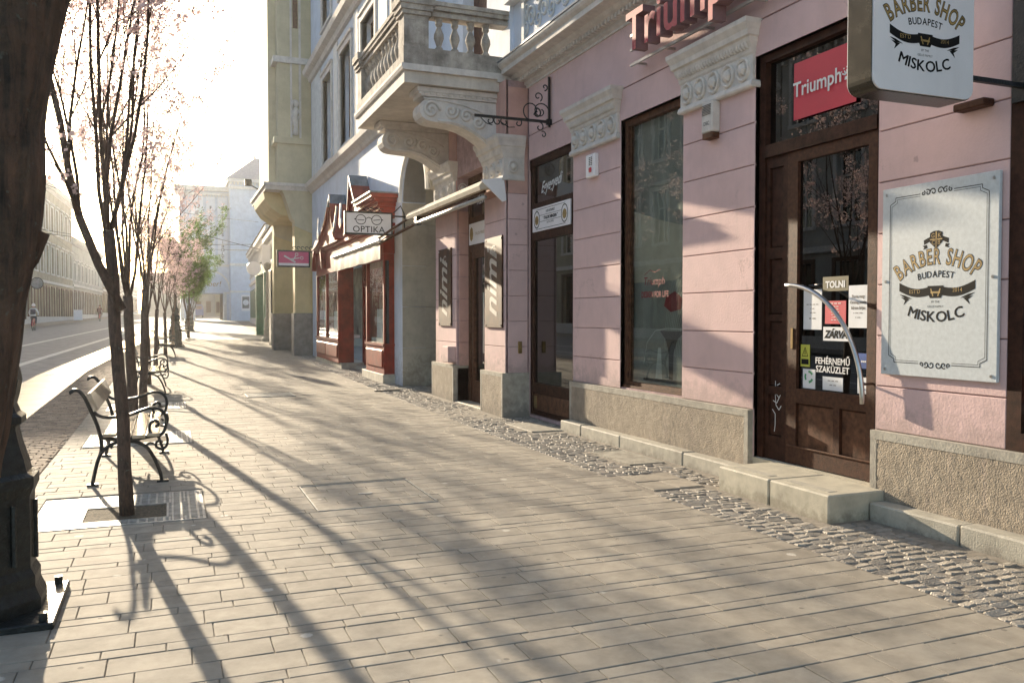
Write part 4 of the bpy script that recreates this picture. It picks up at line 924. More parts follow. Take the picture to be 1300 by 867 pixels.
# ------------------------------------------------------------------ projecting lightbox
LB = thing('projecting_sign', 'white projecting barber shop lightbox with dark metal case, rounded corners', 'sign', (4.06, 3.78, 2.8))
def rrect(w, h, r, n=5):
    pts = []
    for cx, cy, a0 in ((w/2-r,h/2-r,0),(-w/2+r,h/2-r,90),(-w/2+r,-h/2+r,180),(w/2-r,-h/2+r,270)):
        for i in range(n+1): a = rad(a0+90*i/n); pts.append((cx+r*math.cos(a), cy+r*math.sin(a)))
    return pts
cx, cz, w, h = 4.055, 3.165, .78, .78
ru = [(cx+a, cz+b_) for a, b_ in rrect(w, h, .07)]
obj('case', MB().prism(ru, 3.712, 3.89, 'y'), mat('dark bronze case', (.05,.045,.035), .25, .3, 9, metal=.6), LB, smooth=False)
ru = [(cx+a, cz+b_) for a, b_ in rrect(w-.012, h-.012, .066)]
obj('face', MB().prism(ru, 3.70, 3.712, 'y'), M['signw'], LB); obj('back_face', MB().prism(ru, 3.89, 3.90, 'y'), M['signw'], LB)
barber_logo(LB, mapX(3.70, cx), 3.175, .56)
mb = MB(); mb.box(4.44, 5.0, 3.78, 3.81, 3.50, 3.53); mb.box(4.44, 5.0, 3.78, 3.81, 2.93, 2.96); mb.box(4.97, 5.0, 3.74, 3.86, 2.85, 3.6); obj('mount', mb, M['iron'], LB)
t = thing('broken_bracket', 'rusty stub of an old bracket on the pink wall beside the lightbox', 'bracket', (4.98, 4.1, 2.9))
obj('stub', MB().bev(4.90, 5.0, 4.0, 4.24, 2.87, 2.92, .008), M['woodw'], t)

# ------------------------------------------------------------------ barber window at the right edge
BW = thing('barber_window', 'brown shop window frame with red white blue barber stripes at right edge', 'shop window', (5.05, 3.0, .64))
x = 5.0
mb = MB(); mb.box(x, x+.12, 3.78, 3.883, .642, 3.85); mb.box(x, x+.12, 1, 3.78, .642, .76); mb.box(x, x+.12, 1, 3.78, 3.75, 3.85); mb.box(x, x+.12, 1, 1.1, .76, 3.75); obj('frame', mb, M['wood'], BW)
obj('glass_pane', MB().box(x+.05, x+.055, 1.1, 3.78, .76, 3.75), M['glassd'], BW)
z = .90; k = 0
obj('stripe_board', MB().box(x+.03, x+.045, 3.5, 3.78, .88, 3.75), M['signw'], BW)
while z < 3.6:
    m_ = ('redb', 'blueb')[k % 2]; mb = MB(); b = 0; mb.v = [(x+.028,3.50,z+.25),(x+.028,3.78,z+.05),(x+.028,3.78,z+.22),(x+.028,3.50,z+.42)]; mb.f = [(0,1,2,3)]; obj('stripe', mb, M[m_], BW); z += .36; k += 1
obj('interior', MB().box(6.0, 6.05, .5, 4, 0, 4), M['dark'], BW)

# ================================================================== PALE BLUE BUILDING with passage (y 15.4 - 29.2)
BL = thing('blue_building', 'pale blue building with arched stone passage and white framed upper windows', 'building', (4.5, 22, 0))
def L_(name, mb, m_, par=None, **kw): return obj(name, mb, M[m_], par or BL, **kw)
XB = 4.5
UW = [(16.4,17.9),(19.6,21.1),(22.4,23.9),(25.3,26.8)]
ops = [(15.40, 17.25, -.3, 4.82), (18.1, 26.6, -.3, 3.6)] + [(a, b_, 6.25, 8.75) for a, b_ in UW] + [(a, b_, 10.4, 12.6) for a, b_ in UW]
mb = MB(); grid_wall(mb, 15.42, 29.2, -.3, 15, ops, lambda a, b_, c, d: mb.box(XB, XB+.5, a, b_, c, d)); L_('wall', mb, 'blue')
# arch spandrels and deep passage
mb = MB(); r = .91; cy = 16.34; cz = 3.87; n = 14
for sgn in (-1, 1):
    arcp = [(cy + sgn*r*math.cos(PI/2*i/n), cz + r*math.sin(PI/2*i/n)) for i in range(n+1)]
    for (p, q) in zip(arcp, arcp[1:]): mb.prism([p, q, (q[0], 4.83), (p[0], 4.83)], XB+.001, XB+.5, 'x')
L_('arch_spandrel', mb, 'blue')
mb = MB(); mb.box(XB+.5, 14, 17.25, 17.6, -.3, 3.87); mb.box(5.51, 14, 15.2, 15.43, -.3, 3.87)
for i in range(2*n): 
    a0, a1 = PI*i/(2*n), PI*(i+1)/(2*n); p = (cy+r*math.cos(a0), cz+r*math.sin(a0)); q = (cy+r*math.cos(a1), cz+r*math.sin(a1)); p2 = (cy+1.2*r*math.cos(a0), cz+1.2*r*math.sin(a0)); q2 = (cy+1.2*r*math.cos(a1), cz+1.2*r*math.sin(a1))
    mb.prism([p, q, q2, p2], XB+.02, 14, 'x')
mb.box(14, 14.1, 15.3, 17.6, -.3, 5); L_('passage', mb, 'beige')
for z0, z1 in ((.05,.85),(.856,1.7),(1.706,2.55),(2.556,3.4),(3.406,3.85)): L_('stone_block', MB().bev(XB-.006, 7, 17.235, 17.25, z0, z1, .004), 'beige')
mb = MB(); mb.tube([(XB-.015, cy+(r+.09)*math.cos(PI*i/20), cz+(r+.09)*math.sin(PI*i/20)) for i in range(21)], .05, 6); L_('arch_moulding', mb, 'white')
mb = MB().prism([(XB,5.62),(XB-.06,5.64),(XB-.10,5.72),(XB-.22,5.80),(XB-.25,5.92),(XB,5.95)], 15.42, 29.2, 'y'); L_('lower_cornice', mb, 'stone')
mb = MB().prism([(XB,9.3),(XB-.08,9.32),(XB-.12,9.45),(XB-.26,9.52),(XB-.30,9.66),(XB,9.7)], 15.42, 29.2, 'y'); L_('upper_cornice', mb, 'stone')
def up_window(a, b_, z0, z1, x, par, blind=False):
    mb = MB(); w = .16; mb.box(x-.05, x+.12, a-w, a, z0-.1, z1+w); mb.box(x-.05, x+.12, b_, b_+w, z0-.1, z1+w); mb.box(x-.05, x+.12, a, b_, z1, z1+w); mb.box(x-.09, x+.0, a-w-.03, b_+w+.03, z1+w, z1+w+.07); mb.box(x-.08, x+.2, a-w, b_+w, z0-.18, z0-.1)
    o = obj('window', mb, M['stone'], par)
    mb = MB(); x2 = x+.22; f = .07; mb.box(x2, x2+.06, a, a+f, z0, z1); mb.box(x2, x2+.06, b_-f, b_, z0, z1); mb.box(x2, x2+.06, a+f, b_-f, z0, z0+f); mb.box(x2, x2+.06, a+f, b_-f, z1-f, z1); m_ = (a+b_)/2; mb.box(x2, x2+.06, m_-.04, m_+.04, z0+f, z1-f); mb.box(x2, x2+.055, a+f, b_-f, z0+(z1-z0)*.68, z0+(z1-z0)*.68+.06)
    obj('sash', mb, M['wood2'], o); obj('pane', MB().box(x2+.02, x2+.03, a, b_, z0, z1), M['glassf'], o); obj('room', MB().box(x2+.5, x2+.52, a-.3, b_+.3, z0-.3, z1+.3), M['dark'], o)
for a, b_ in UW: up_window(a, b_, 6.25, 8.75, XB, BL); up_window(a, b_, 10.4, 12.6, XB, BL)
mb = MB()
for a, b_ in [(15.5,16.1),(18.4,19.2),(21.5,22.0),(24.3,24.9),(27.2,28.9)]: mb.box(XB-.03, XB, a, b_, 6.0, 9.25)
each('pilaster_strip', mb, M['white'], BL)
mb = MB()
for a, b_ in UW: mb.box(XB-.02, XB, a-.15, b_+.15, 9.85, 10.15); 
each('sill_panel', mb, M['white'], BL)

# ================================================================== OPTIKA shopfront
OP = thing('optician_shopfront', 'oxblood red wooden optician shopfront with curved pagoda roofs and projecting bays', 'shopfront', (4.3, 22, .05))
def O(name, mb, m_, par=None, **kw): return obj(name, mb, M[m_], par or OP, **kw)
def bay(y0, y1, x0, x1, z0, zs, zt, lit='redw', side=True):
    """window bay: stone base, panelled stall riser, posts, panes"""
    w = .10
    mb = MB(); mb.box(x0, x1, y0, y0+w, zs, zt); mb.box(x0, x1-.0, y1-w, y1, zs, zt); mb.box(x0, x0+.1, y0+w, y1-w, zt-.12, zt)
    mb.box(x0, x1, y0, y1, z0, zs); mb.box(x0-.03, x1, y0-.03, y1+.03, zs-.05, zs)
    f = O('bay_frame', mb, 'redw')
    obj('riser_panel', MB().bev(x0-.03, x0, y0+.1, y1-.1, z0+.14, zs-.14, .015), M['redr'], f)
    obj('pane', MB().box(x0+.04, x0+.05, y0+w, y1-w, zs, zt-.12), M['glassw'], f)
    obj('display_backing', MB().box(x1+.25, x1+.3, y0-.1, y1+.1, zs, zt), M['intg'], f)
    obj('display_shelf', MB().box(x0+.1, x1+.2, y0+.15, y1-.15, zs+.02, zs+.10).box(x0+.15, x0+.18, y0+.4, y1-.5, zs+.1, zs+.75), M['paper'], f)
g0 = .06
O('stone_base', MB().bev(4.24, 5.0, 17.93, 20.1, -.1, .26, .01).bev(4.24, 5.0, 22.7, 26.9, -.1, .26, .01).bev(4.62, 5.2, 20.1, 22.7, -.1, .2, .01), 'curb')
bay(17.95, 19.75, 4.27, 4.62, .26, .92, 2.85); bay(22.9, 24.85, 4.20, 4.62, .26, .90, 2.85); bay(24.95, 26.75, 4.24, 4.6, .26, .90, 2.85)
mb = MB(); mb.box(4.30, 4.38, 17.935, 17.95, .9, 2.7); O('side_pane', mb, 'glassf')
mb = MB(); mb.box(4.85, 4.95, 19.75, 19.85, .1, 2.9); mb.box(4.85, 4.95, 20.9, 21.05, .1, 2.9); mb.box(4.85, 4.95, 22.75, 22.9, .1, 2.9); mb.box(4.85, 4.95, 19.85, 22.75, 2.3, 2.45); mb.box(4.86, 4.94, 21.05, 22.75, .1, .9)
O('recess_door', mb, 'redw'); O('recess_pane', MB().box(4.89, 4.90, 19.85, 22.75, .2, 2.9), 'glassf')
mb = MB(); mb.box(4.25, 4.7, 17.9, 26.8, 2.85, 3.42); mb.box(4.18, 4.7, 17.85, 26.85, 3.42, 3.5); O('fascia', mb, 'redw')
mb = MB(); put(mb, 'OPTIKA', 0, 0, mapY(4.245, 22.6), .36, .002, bold=.006); mb.mapped(lambda a, b_, c: (a, b_, c+3.0)); O('fascia_lettering', mb, 'gold')
def pagoda(y0, y1, yp, zb, zp, x0, x1):
    """concave-sided roof gable: profile in y-z, extruded in x"""
    pr = []; n = 10
    for i in range(n+1): f = i/n; pr.append((y0+(yp-y0)*f, zb+(zp-zb)*f**2.2))
    for i in range(1, n+1): f = i/n; pr.append((yp+(y1-yp)*f, zp-(zp-zb)*(1-(1-f)**2.2)))
    mb = MB(); mb.prism(pr, x0, x1, 'x'); r_ = O('curved_gable', mb, 'redw')
    for seg_ in (0, 1):
      mb = MB(); m2 = MB()
      for i_, (p, q) in enumerate(zip(pr, pr[1:])):
        if (i_ >= n) != bool(seg_) or abs(p[0]-q[0])+abs(p[1]-q[1]) < 1e-4: continue
        (mb if min(p[1], q[1]) < zb+(zp-zb)*.62 else m2).prism([(p[0],p[1]+.002),(q[0],q[1]+.002),(q[0],q[1]+.06),(p[0],p[1]+.06)], x0-.08, x1, 'x')
      obj('roof_sheet', mb, M['redr'], r_); obj('roof_cap', m2, M['roofg'], r_)
pagoda(18.2, 21.3, 20.6, 3.5, 4.85, 4.12, 4.49); pagoda(22.5, 26.4, 23.3, 3.5, 4.75, 4.12, 4.49)
mb = MB(); 
for i in range(6): f = i/5; d = .28*f**2; mb.box(4.2-d, 4.49, 17.85-d, 19.4, 3.6+.08*i, 3.68+.08*i)
O('flared_cornice', mb, 'redr'); O('cornice_top', MB().box(3.88, 4.49, 17.53, 19.45, 4.08, 4.11), 'roofg')
mb = MB()
for yy, d in ((21.5,1),(22.3,-1),(24.9,1)): mb.tube([(4.05,yy+.12*d,4.35),(4.02,yy+.05*d,4.0),(4.0,yy,3.8),(4.0,yy-.1*d,3.72),(4.0,yy-.2*d,3.82),(4.0,yy-.17*d,3.95)], .03, 6)
each('roof_hook', mb, M['steel'], OP)
mb = MB(); n = 12                                        # arched end window
for i in range(n):
    a0, a1 = PI*i/n, PI*(i+1)/n; c = 26.0; mb.prism([(c+.75*math.cos(a0),2.9+.75*math.sin(a0)),(c+.75*math.cos(a1),2.9+.75*math.sin(a1)),(c+.9*math.cos(a1),2.9+.9*math.sin(a1)),(c+.9*math.cos(a0),2.9+.9*math.sin(a0))], 4.12, 4.24, 'x')
O('arched_frame', mb, 'redw')
# awning of the optician
AO = thing('shop_awning', 'sunlit cream awning with hanging valance in front of the red optician shopfront', 'awning', (4.0, 19.7, 3.0))
mb = MB(); n = 40
for i in range(n+1): yy = 17.0+5.2*i/n; xx = 3.97+.006*math.sin(i*1.1); mb.v += [(xx, yy, 3.02), (xx+.008*math.sin(i*.7), yy, 2.66+.006*math.sin(i*.5)), (4.45, yy, 3.42)]
for i in range(n): a = 3*i; mb.f += [(a, a+3, a+4, a+1), (a, a+2, a+5, a+3)]
obj('canvas', mb, M['canvas'], AO, smooth=True); obj('front_bar', MB().tube([(3.95,16.95,3.04),(3.95,22.25,3.04)], .035, 8), M['signw'], AO)
# optika projecting sign
OS = thing('projecting_sign', 'projecting optician sign with round spectacles drawing and serif lettering', 'sign', (3.8, 17, 3.4), None)
mb = MB(); x0, x1, z0, z1, Y = 3.25, 4.22, 3.14, 3.60, 17.0
mb.box(x0, x1, Y-.05, Y+.05, z0, z0+.03); mb.box(x0, x1, Y-.05, Y+.05, z1-.03, z1); mb.box(x0, x0+.03, Y-.05, Y+.05, z0+.03, z1-.03); mb.box(x1-.03, x1, Y-.05, Y+.05, z0+.03, z1-.03); obj('frame', mb, M['iron'], OS)
obj('panel', MB().box(x0+.03, x1-.03, Y-.035, Y+.035, z0+.03, z1-.03), M['signw'], OS)
MPo = mapX(Y-.036, (x0+x1)/2); mb = MB(); put(mb, 'OPTIKA', 0, 3.19, MPo, .175, .001, sx=1.05, space=1.02)
for s in (-1, 1): line(mb, [(s*.16+.10*math.cos(t/20*2*PI), 3.44+.095*math.sin(t/20*2*PI)) for t in range(21)], MPo, .014, .001); line(mb, [(s*.26,3.45),(s*.29,3.44)], MPo, .02, .001); line(mb, [(s*.16-.07,3.43),(s*.16+.07,3.44+s*.01)], MPo, .012, .001)
line(mb, [(-.06,3.46),(0,3.49),(.06,3.46)], MPo, .014, .001); obj('print', mb, M['ink'], OS)
mb = MB(); mb.box(4.22, 4.5, Y-.015, Y+.015, 3.52, 3.55); mb.tube([(4.25,Y,3.60),(4.4,Y,3.75),(4.47,Y,3.6),(4.48,Y,3.3)], .015, 6)
for k in range(5): mb.tube([(3.6+.1*k+.04*math.cos(t*.6), Y, 3.65+.035*math.sin(t*.6)) for t in range(9)], .008, 4)
obj('hanger', mb, M['iron'], OS)

# ================================================================== YELLOW BUILDING with oriel (y 29.2 - 37)
YB = thing('yellow_building', 'tall yellow ochre building with projecting oriel and grey stone plinths', 'building', (4.2, 32, .2))
def Y_(name, mb, m_, par=None, **kw): return obj(name, mb, M[m_], par or YB, **kw)
XY = 4.55
ops = [(30.6, 33.4, -.3, 4.2), (34.2, 36.6, -.3, 4.2), (34.3, 36.2, 6.6, 9.5), (34.3, 36.2, 11, 14)]
mb = MB(); grid_wall(mb, 29.22, 37.2, -.3, 22, ops, lambda a, b_, c, d: mb.box(XY, XY+.8, a, b_, c, d)); Y_('wall', mb, 'yellow')
mb = MB(); mb.box(3.95, XY, 29.4, 29.95, 1.62, 4.6); mb.box(3.72, XY+.2, 33.5, 34.1, 1.62, 4.6); each('pier', mb, M['yelw'], YB)
mb = MB(); mb.box(3.90, XY, 29.36, 30.0, -.1, 1.62); mb.box(3.68, XY+.2, 33.45, 34.15, -.1, 1.62); mb.box(XY-.05, XY, 29.22, 29.355, -.1, 1.6); each('pier_plinth', mb, M['greypl'], YB)
mb = MB(); mb.prism([(XY,4.3),(3.95,4.55),(3.95,4.7),(3.86,4.8),(3.7,5.3),(3.6,5.6),(3.5,5.75),(XY,5.8)], 29.35, 30.0, 'y'); mb.prism([(XY,4.3),(3.75,4.55),(3.6,5.6),(XY,5.8)], 33.45, 34.1, 'y'); each('bracket', mb, M['yellow'], YB)
# oriel
mb = MB(); mb.box(3.42, XY, 29.5, 34.0, 5.95, 7.3); mb.box(3.30, XY, 29.42, 34.1, 7.3, 7.5)
mb.box(3.45, XY, 29.6, 33.9, 7.5, 20); mb.box(3.20, 3.5, 30.2, 33.3, 5.95, 20); Y_('oriel', mb, 'yellow')
Y_('oriel_soffit', MB().prism([(XY,4.95),(3.6,4.95),(3.25,5.2),(3.05,5.5),(3.0,5.72),(XY,5.72)], 30.0, 33.6, 'y'), 'yelw')
mb = MB(); mb.box(3.0, XY, 29.3, 34.2, 5.72, 5.85); mb.box(2.94, XY, 29.22, 34.3, 5.85, 5.95); Y_('oriel_cornice', mb, 'stone')
mb = MB()
for z0, z1 in ((10.0,10.2),(14.5,14.8)): mb.box(3.30, XY, 29.5, 34.0, z0, z1)
mb.box(3.86, 3.92, 29.54, 29.6, 7.5, 20); mb.box(4.15, 4.22, 29.54, 29.6, 7.5, 20); each('band_course', mb, M['stone'], YB)
# relief figure on the oriel side (stone cherub): lumpy continuous body
mb = MB(); prof = [(.02,0),(.10,.03),(.09,.15),(.07,.3),(.10,.42),(.13,.55),(.10,.7),(.13,.82),(.07,.92),(.05,.95),(.10,1.0),(.12,1.08),(.09,1.17),(.02,1.2)]
mb.lathe(prof, 4.02, 29.55, 7.6, 12); mb.v = [(a+.02*math.sin(c*9), b_, c) for a, b_, c in mb.v]; mb.tube([(4.10,29.5,8.45),(4.18,29.44,8.3),(4.10,29.42,8.15)], .035, 6); mb.tube([(3.94,29.5,8.45),(3.88,29.44,8.6),(3.95,29.45,8.75)], .035, 6); Y_('relief_figure', mb, 'stone', smooth=True)
Y_('side_window', MB().box(3.96, 4.12, 29.57, 29.6, 11.2, 12.6), 'wood2')
for a, b_, c, d in ops[2:]: up_window(a, b_, c, d, XY, YB)
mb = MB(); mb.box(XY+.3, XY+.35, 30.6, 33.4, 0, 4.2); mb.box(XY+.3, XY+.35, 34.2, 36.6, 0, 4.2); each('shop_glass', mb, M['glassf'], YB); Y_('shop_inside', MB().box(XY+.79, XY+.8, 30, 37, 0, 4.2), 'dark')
# round face relief etc: row of vases on second cornice
mb = MB(); mb.box(4.2, XY, 34.2, 36.9, 5.9, 6.2); mb.box(4.1, XY, 34.2, 36.9, 9.9, 10.2); each('window_cornice', mb, M['stone'], YB)
# hairdresser sign
HS = thing('projecting_sign', 'raspberry pink projecting sign with white scissors and comb beside the yellow oriel', 'sign', (3.7, 28, 3.35))
mb = MB(); x0, x1, z0, z1, Y = 3.20, 4.24, 3.08, 3.62, 28.0
obj('case', MB().bev(x0, x1, Y-.06, Y+.06, z0, z1, .015), M['iron'], HS); obj('panel', MB().box(x0+.05, x1-.05, Y-.064, Y-.06, z0+.05, z1-.05), M['pinks'], HS); obj('white_band', MB().box(x0+.05, x1-.05, Y-.067, Y-.064, z0+.05, z0+.13), M['signw'], HS)
MPh = mapX(Y-.064, (x0+x1)/2); mb = MB(); line(mb, [(-.30,3.44),(.05,3.24)], MPh, .05, .001); line(mb, [(-.05,3.26),(.06,3.44)], MPh, .03, .001); line(mb, [(-.08,3.34),(.18,3.38)], MPh, .03, .001)
for cu, cv in ((.09,3.49),(.25,3.38)): line(mb, [(cu+.045*math.cos(t*.7), cv+.045*math.sin(t*.7)) for t in range(10)], MPh, .018, .001)
obj('print', mb, M['wprint'], HS); mb = MB().box(4.24, 4.5, Y-.02, Y+.02, 3.56, 3.6)
for k in range(6): mb.tube([(3.75+.13*k+.05*math.cos(t*.6), Y, 3.70+.045*math.sin(t*.6)) for t in range(9)], .012, 4)
obj('hanger', mb, M['iron'], HS)
# dark lit showcase at the shop, lamp pole
SC = thing('advert_kiosk', 'dark green advert kiosk with lit white poster standing by the yellow building', 'kiosk', (4.3, 37.8, .3))
obj('cabinet', MB().bev(4.02, 4.75, 37.4, 38.3, .2, 3.5, .03), M['iron'], SC); obj('poster', MB().box(4.14, 4.7, 37.385, 37.4, 1.3, 3.4), M['signw'], SC)
mb = MB(); MPk = mapX(37.384, 4.42); poly(mb, [(-.18,3.1),(.16,3.22),(.18,3.3),(.02,3.28),(-.16,3.18)], MPk, .001)
for k in range(3):
    for j in range(3): poly(mb, [(-.16+.16*j+.06*math.cos(t*1.05), 1.5+.2*k+.07*math.sin(t*1.05)) for t in range(6)], MPk, .001)
poly(mb, [(-.14,2.2),(.14,2.2),(.1,2.32),(-.1,2.32)], MPk, .001); obj('print', mb, M['ink'], SC)
t = thing('signal_post', 'thin pale post with stepped base at the cobble edge before the green shopfronts', 'post', (4.6, 42, .3))
mb = MB().lathe([(.28,0),(.28,.2),(.18,.25),(.18,.6),(.14,.65),(.14,1.1),(.09,1.2),(.07,3.4),(.16,3.5),(.2,3.7),(.1,3.8)], 4.35, 42, .28, 10); obj('shaft', mb, M['curb'], t); obj('plaque', MB().bev(4.1, 4.5, 41.9, 41.95, 3.6+.3, 4.6+.3, .01), M['signw'], t)

# ================================================================== generic town house
def house(label, x, y0, y1, z1, wallm, rows, nb, side=1, roof=1.2, shop=None, depth=9, arch=False, name='town_house', seedc=0, cw=.5):
    """side=1: faces -X (right row); side=-1: faces +X (left row). x given before the street's bend."""
    xo = lambda y: x + bx(y); t = thing(name, label, 'building', (xo((y0+y1)/2), (y0+y1)/2, gz(y0)))
    gy = gz(y0); dx = bx(y1) - bx(y0)
    def F(d, u, z): return (xo(u) - side*d, u, z)         # d = out of the facade
    def BXm(mb, d0, d1, u0, u1, z0, z1_):
        k = len(mb.v); mb.box(d0, d1, u0, u1, z0, z1_); mb.v[k:] = [F(*v) for v in mb.v[k:]]
    pw = (y1-y0)/nb; ops = []; wins = []
    for r, (a, b_) in enumerate(rows):
        for i in range(nb): c = y0+pw*(i+.5); ww = pw*cw/2; ops.append((c-ww, c+ww, gy+a, gy+b_)); wins.append((c-ww, c+ww, gy+a, gy+b_, r))
    mb = MB(); grid_wall(mb, y0, y1, -.5, z1, ops, lambda a, b_, c, d: BXm(mb, -.45, 0, a, b_, c, d))
    BXm(mb, -depth, -.45, y0+.02, y0+.3, -.5, z1-.05); BXm(mb, -depth, -.45, y1-.3, y1-.02, -.5, z1-.05); BXm(mb, -depth, -depth+.3, y0+.3, y1-.3, -.5, z1-.05)
    obj('wall', mb, wallm, t)
    mb = MB(); BXm(mb, 0, .25, y0, y1, z1-.55, z1-.35); BXm(mb, 0, .42, y0, y1, z1-.35, z1-.05); BXm(mb, 0, .14, y0, y1, gy+4.1, gy+4.35); BXm(mb, 0, .08, y0, y1, gy-.3, gy+.7)
    n = int((y1-y0)/.5)
    for i in range(n): BXm(mb, .0, .22, y0+(i+.35)*(y1-y0)/n, y0+(i+.65)*(y1-y0)/n, z1-.75, z1-.55)
    obj('cornice', mb, M['stone'], t)
    mb = MB(); k = len(mb.v); e = [F(.5, y0, z1), F(.5, y1, z1), F(-depth/2, y1, z1+roof*2.2), F(-depth/2, y0, z1+roof*2.2), F(-depth, y0, z1), F(-depth, y1, z1)]; mb.add(e, [(0,1,2,3),(3,2,5,4),(0,3,4),(1,5,2),(0,4,5,1)]); obj('roof', mb, M['tile'], t)
    for a, b_, c, d, r in wins:
        mb = MB(); w = .16
        BXm(mb, 0, .07, a-w, a, c, d+w); BXm(mb, 0, .07, b_, b_+w, c, d+w); BXm(mb, 0, .07, a, b_, d, d+w)
        if r: BXm(mb, .0, .2, a-w-.1, b_+w+.1, d+w+.12, d+w+.24); BXm(mb, 0, .12, a-w, b_+w, c-.14, c)
        BXm(mb, -.26, -.2, a, a+.08, c, d); BXm(mb, -.26, -.2, b_-.08, b_, c, d); BXm(mb, -.26, -.2, a, b_, c+(d-c)*.66, c+(d-c)*.66+.08); BXm(mb, -.26, -.2, (a+b_)/2-.05, (a+b_)/2+.05, c, d)
        wm = M['stone'] if r else (shop or M['wood2'])
        o = obj('window' if r else 'shop_window', mb, wm, t)
        mb = MB(); BXm(mb, -.24, -.23, a, b_, c, d); obj('pane', mb, M['glassf'], o)
    mb = MB(); BXm(mb, -.9, -.85, y0+.3, y1-.3, gy, z1-.6); obj('interior', mb, M['dark'], t)
    return t
SR = [(.6,3.6),(5.2,8.0)]; SR3 = [(.5,3.6),(5.2,8.2),(9.8,12.4)]
house('pale two storey house with decorated gable next to the yellow oriel', 4.55, 37.3, 47, 7.9, M['wallw'], [(.4,3.5),(5.0,7.0)], 4, 1, .4, M['iron'], depth=7)
house('low house with dark green shopfront halfway down the right side', 4.7, 47.1, 58, 6.6, M['wallw'], [(.3,3.3),(4.6,5.9)], 5, 1, .4, M['greenp'], depth=7, cw=.7)
house('grey house with red door just before the theatre on the right side', 4.9, 58.1, 74, 7.6, M['blue'], [(.4,3.3),(4.8,6.8)], 6, 1, .4, M['redw'], depth=7)
house('pale blue two storey house touching the theatre', 5.2, 74.1, 97, 8.2, M['blue'], [(.4,3.4),(5.0,7.2)], 8, 1, .3, M['greenp'], depth=6)
mb = MB(); GS = thing('green_pilasters', 'two bright green shopfront pilasters on the right side beyond the kiosk', 'shopfront', (4.6, 48, .4))
for yy in (44.5, 47.5, 52.0): obj('pilaster', MB().bev(4.75, 5.3, yy, yy+.4, .2, 3.9, .02), M['greenp'], GS)
obj('fascia', MB().bev(4.85, 5.25, 44.5, 52.4, 3.9, 4.4, .02), M['greenp'], GS)
t = thing('disc_sign', 'small round white sign on a bracket before the green shopfronts', 'sign', (4.0, 45, 3.9)); mb = MB().tube([(4.0,44.95,3.95),(4.0,45.05,3.95)], .35, 16); obj('disc', mb, M['signw'], t); obj('arm', MB().box(4.3, 5.0, 44.98, 45.02, 4.2, 4.26), M['iron'], t)
t = thing('floodlight', 'black floodlight on a long arm sticking out below the yellow oriel', 'floodlight', (4.0, 40, 7)); obj('lamp_head', MB().bev(3.2, 3.5, 39.9, 40.1, 7.35, 7.65, .03), M['iron'], t); obj('arm', MB().tube([(3.45,40,7.4),(4.55+bx(40),40.2,6.5)], .03, 6), M['iron'], t)

# left row
LX = -14.7
LW = [('wallw','long pale three storey house farthest back on the near left'),('wallg','grey three storey house on the left behind the foreground trunk'),('wally','sandy three storey house with balcony on the left'),('wallg','tall grey house with pointed gable and green signs on the left'),('wally','tall sandy corner house with three narrow bays on the left'),('wallw','lower pale house beyond the sandy corner house on the left'),('wallp','low peach house far down the left side'),('wallg','small grey house at the far left end')]
spans = [(12,30,13,7,0),(30.1,48,14,7,0),(48.1,66,17.5,7,0),(66.1,88,14.6,8,1),(88.1,116,15.2,9,1),(116.1,146,11.0,9,0),(146.1,176,9.0,8,0),(176.1,215,8.0,8,0)]
for (wm, lb), (a, b_, h, nb, _) in zip(LW, spans):
    rows = [(.5,3.7),(5.2,8.0),(9.6,12.2)] if h > 12 else [(.5,3.5),(4.9,7.0)]
    house(lb, LX, a, b_, h, M[wm], rows, nb, -1, 1.0, depth=10)
# gable on the fourth left house
GB = thing('roof_gable', 'triangular dormer gable with blue grey roof on the left tall house', 'gable', (LX+bx(78), 78, 15)); x = LX+bx(78)
obj('gable_wall', MB().prism([(75,12.5),(81,12.5),(81,13.2),(78,15.0),(75,13.2)], x+.1, x+1.4, 'x'), M['wallg'], GB); mb = MB(); mb.prism([(74.6,13.05),(78,15.1),(78,15.3),(74.4,13.2)], x-.5, x+1.9, 'x'); mb.prism([(81.4,13.05),(78,15.1),(78,15.3),(81.6,13.2)], x-.5, x+1.9, 'x'); obj('roof', mb, M['roofg'], GB)
BL2 = thing('balcony', 'stone balcony with railing on the left side above the shops', 'balcony', (LX+bx(80), 80, 5)); x = LX+bx(78)
obj('slab', MB().bev(x+.1, x+1.6, 74, 82, 4.9, 5.15, .03), M['stone'], BL2); mb = MB(); mb.box(x+1.5, x+1.56, 74, 82, 6.1, 6.2)
for i in range(41): mb.box(x+1.5, x+1.55, 74+.2*i-.02, 74+.2*i+.02, 5.15, 6.1)
obj('railing', mb, M['iron'], BL2)
x = LX + bx(76)
t = thing('green_sign', 'green and yellow projecting shop sign on the left side', 'sign', (x+1.5, 72, 6)); Y = 72
obj('case', MB().bev(x+.9, x+2.3, Y-.1, Y+.1, 5.2, 7.0, .05), M['iron'], t); each('panel', MB().box(x+1.0, x+2.2, Y-.12, Y-.1, 6.3, 6.85).box(x+1.0, x+2.2, Y-.12, Y-.1, 5.35, 5.8), M['ygreen'], t); obj('panel', MB().box(x+1.0, x+2.2, Y-.12, Y-.1, 5.85, 6.25), M['green'], t); obj('arm', MB().box(x, x+.9, Y-.04, Y+.04, 6.6, 6.7), M['iron'], t)
t = thing('disc_sign', 'round blue grey clock-like sign on the left side', 'sign', (x+1.6, 84, 5)); obj('disc', MB().tube([(x+1.9,83.9,4.4),(x+1.9,84.1,4.4)], .45, 20), M['roofg'], t); obj('rim', MB().tube([(x+1.9+.47*math.cos(k*PI/12), 84, 4.4+.47*math.sin(k*PI/12)) for k in range(25)], .05, 5), M['iron'], t); obj('arm', MB().box(x+.2, x+1.2, 83.96, 84.04, 4.9, 5.0), M['iron'], t)
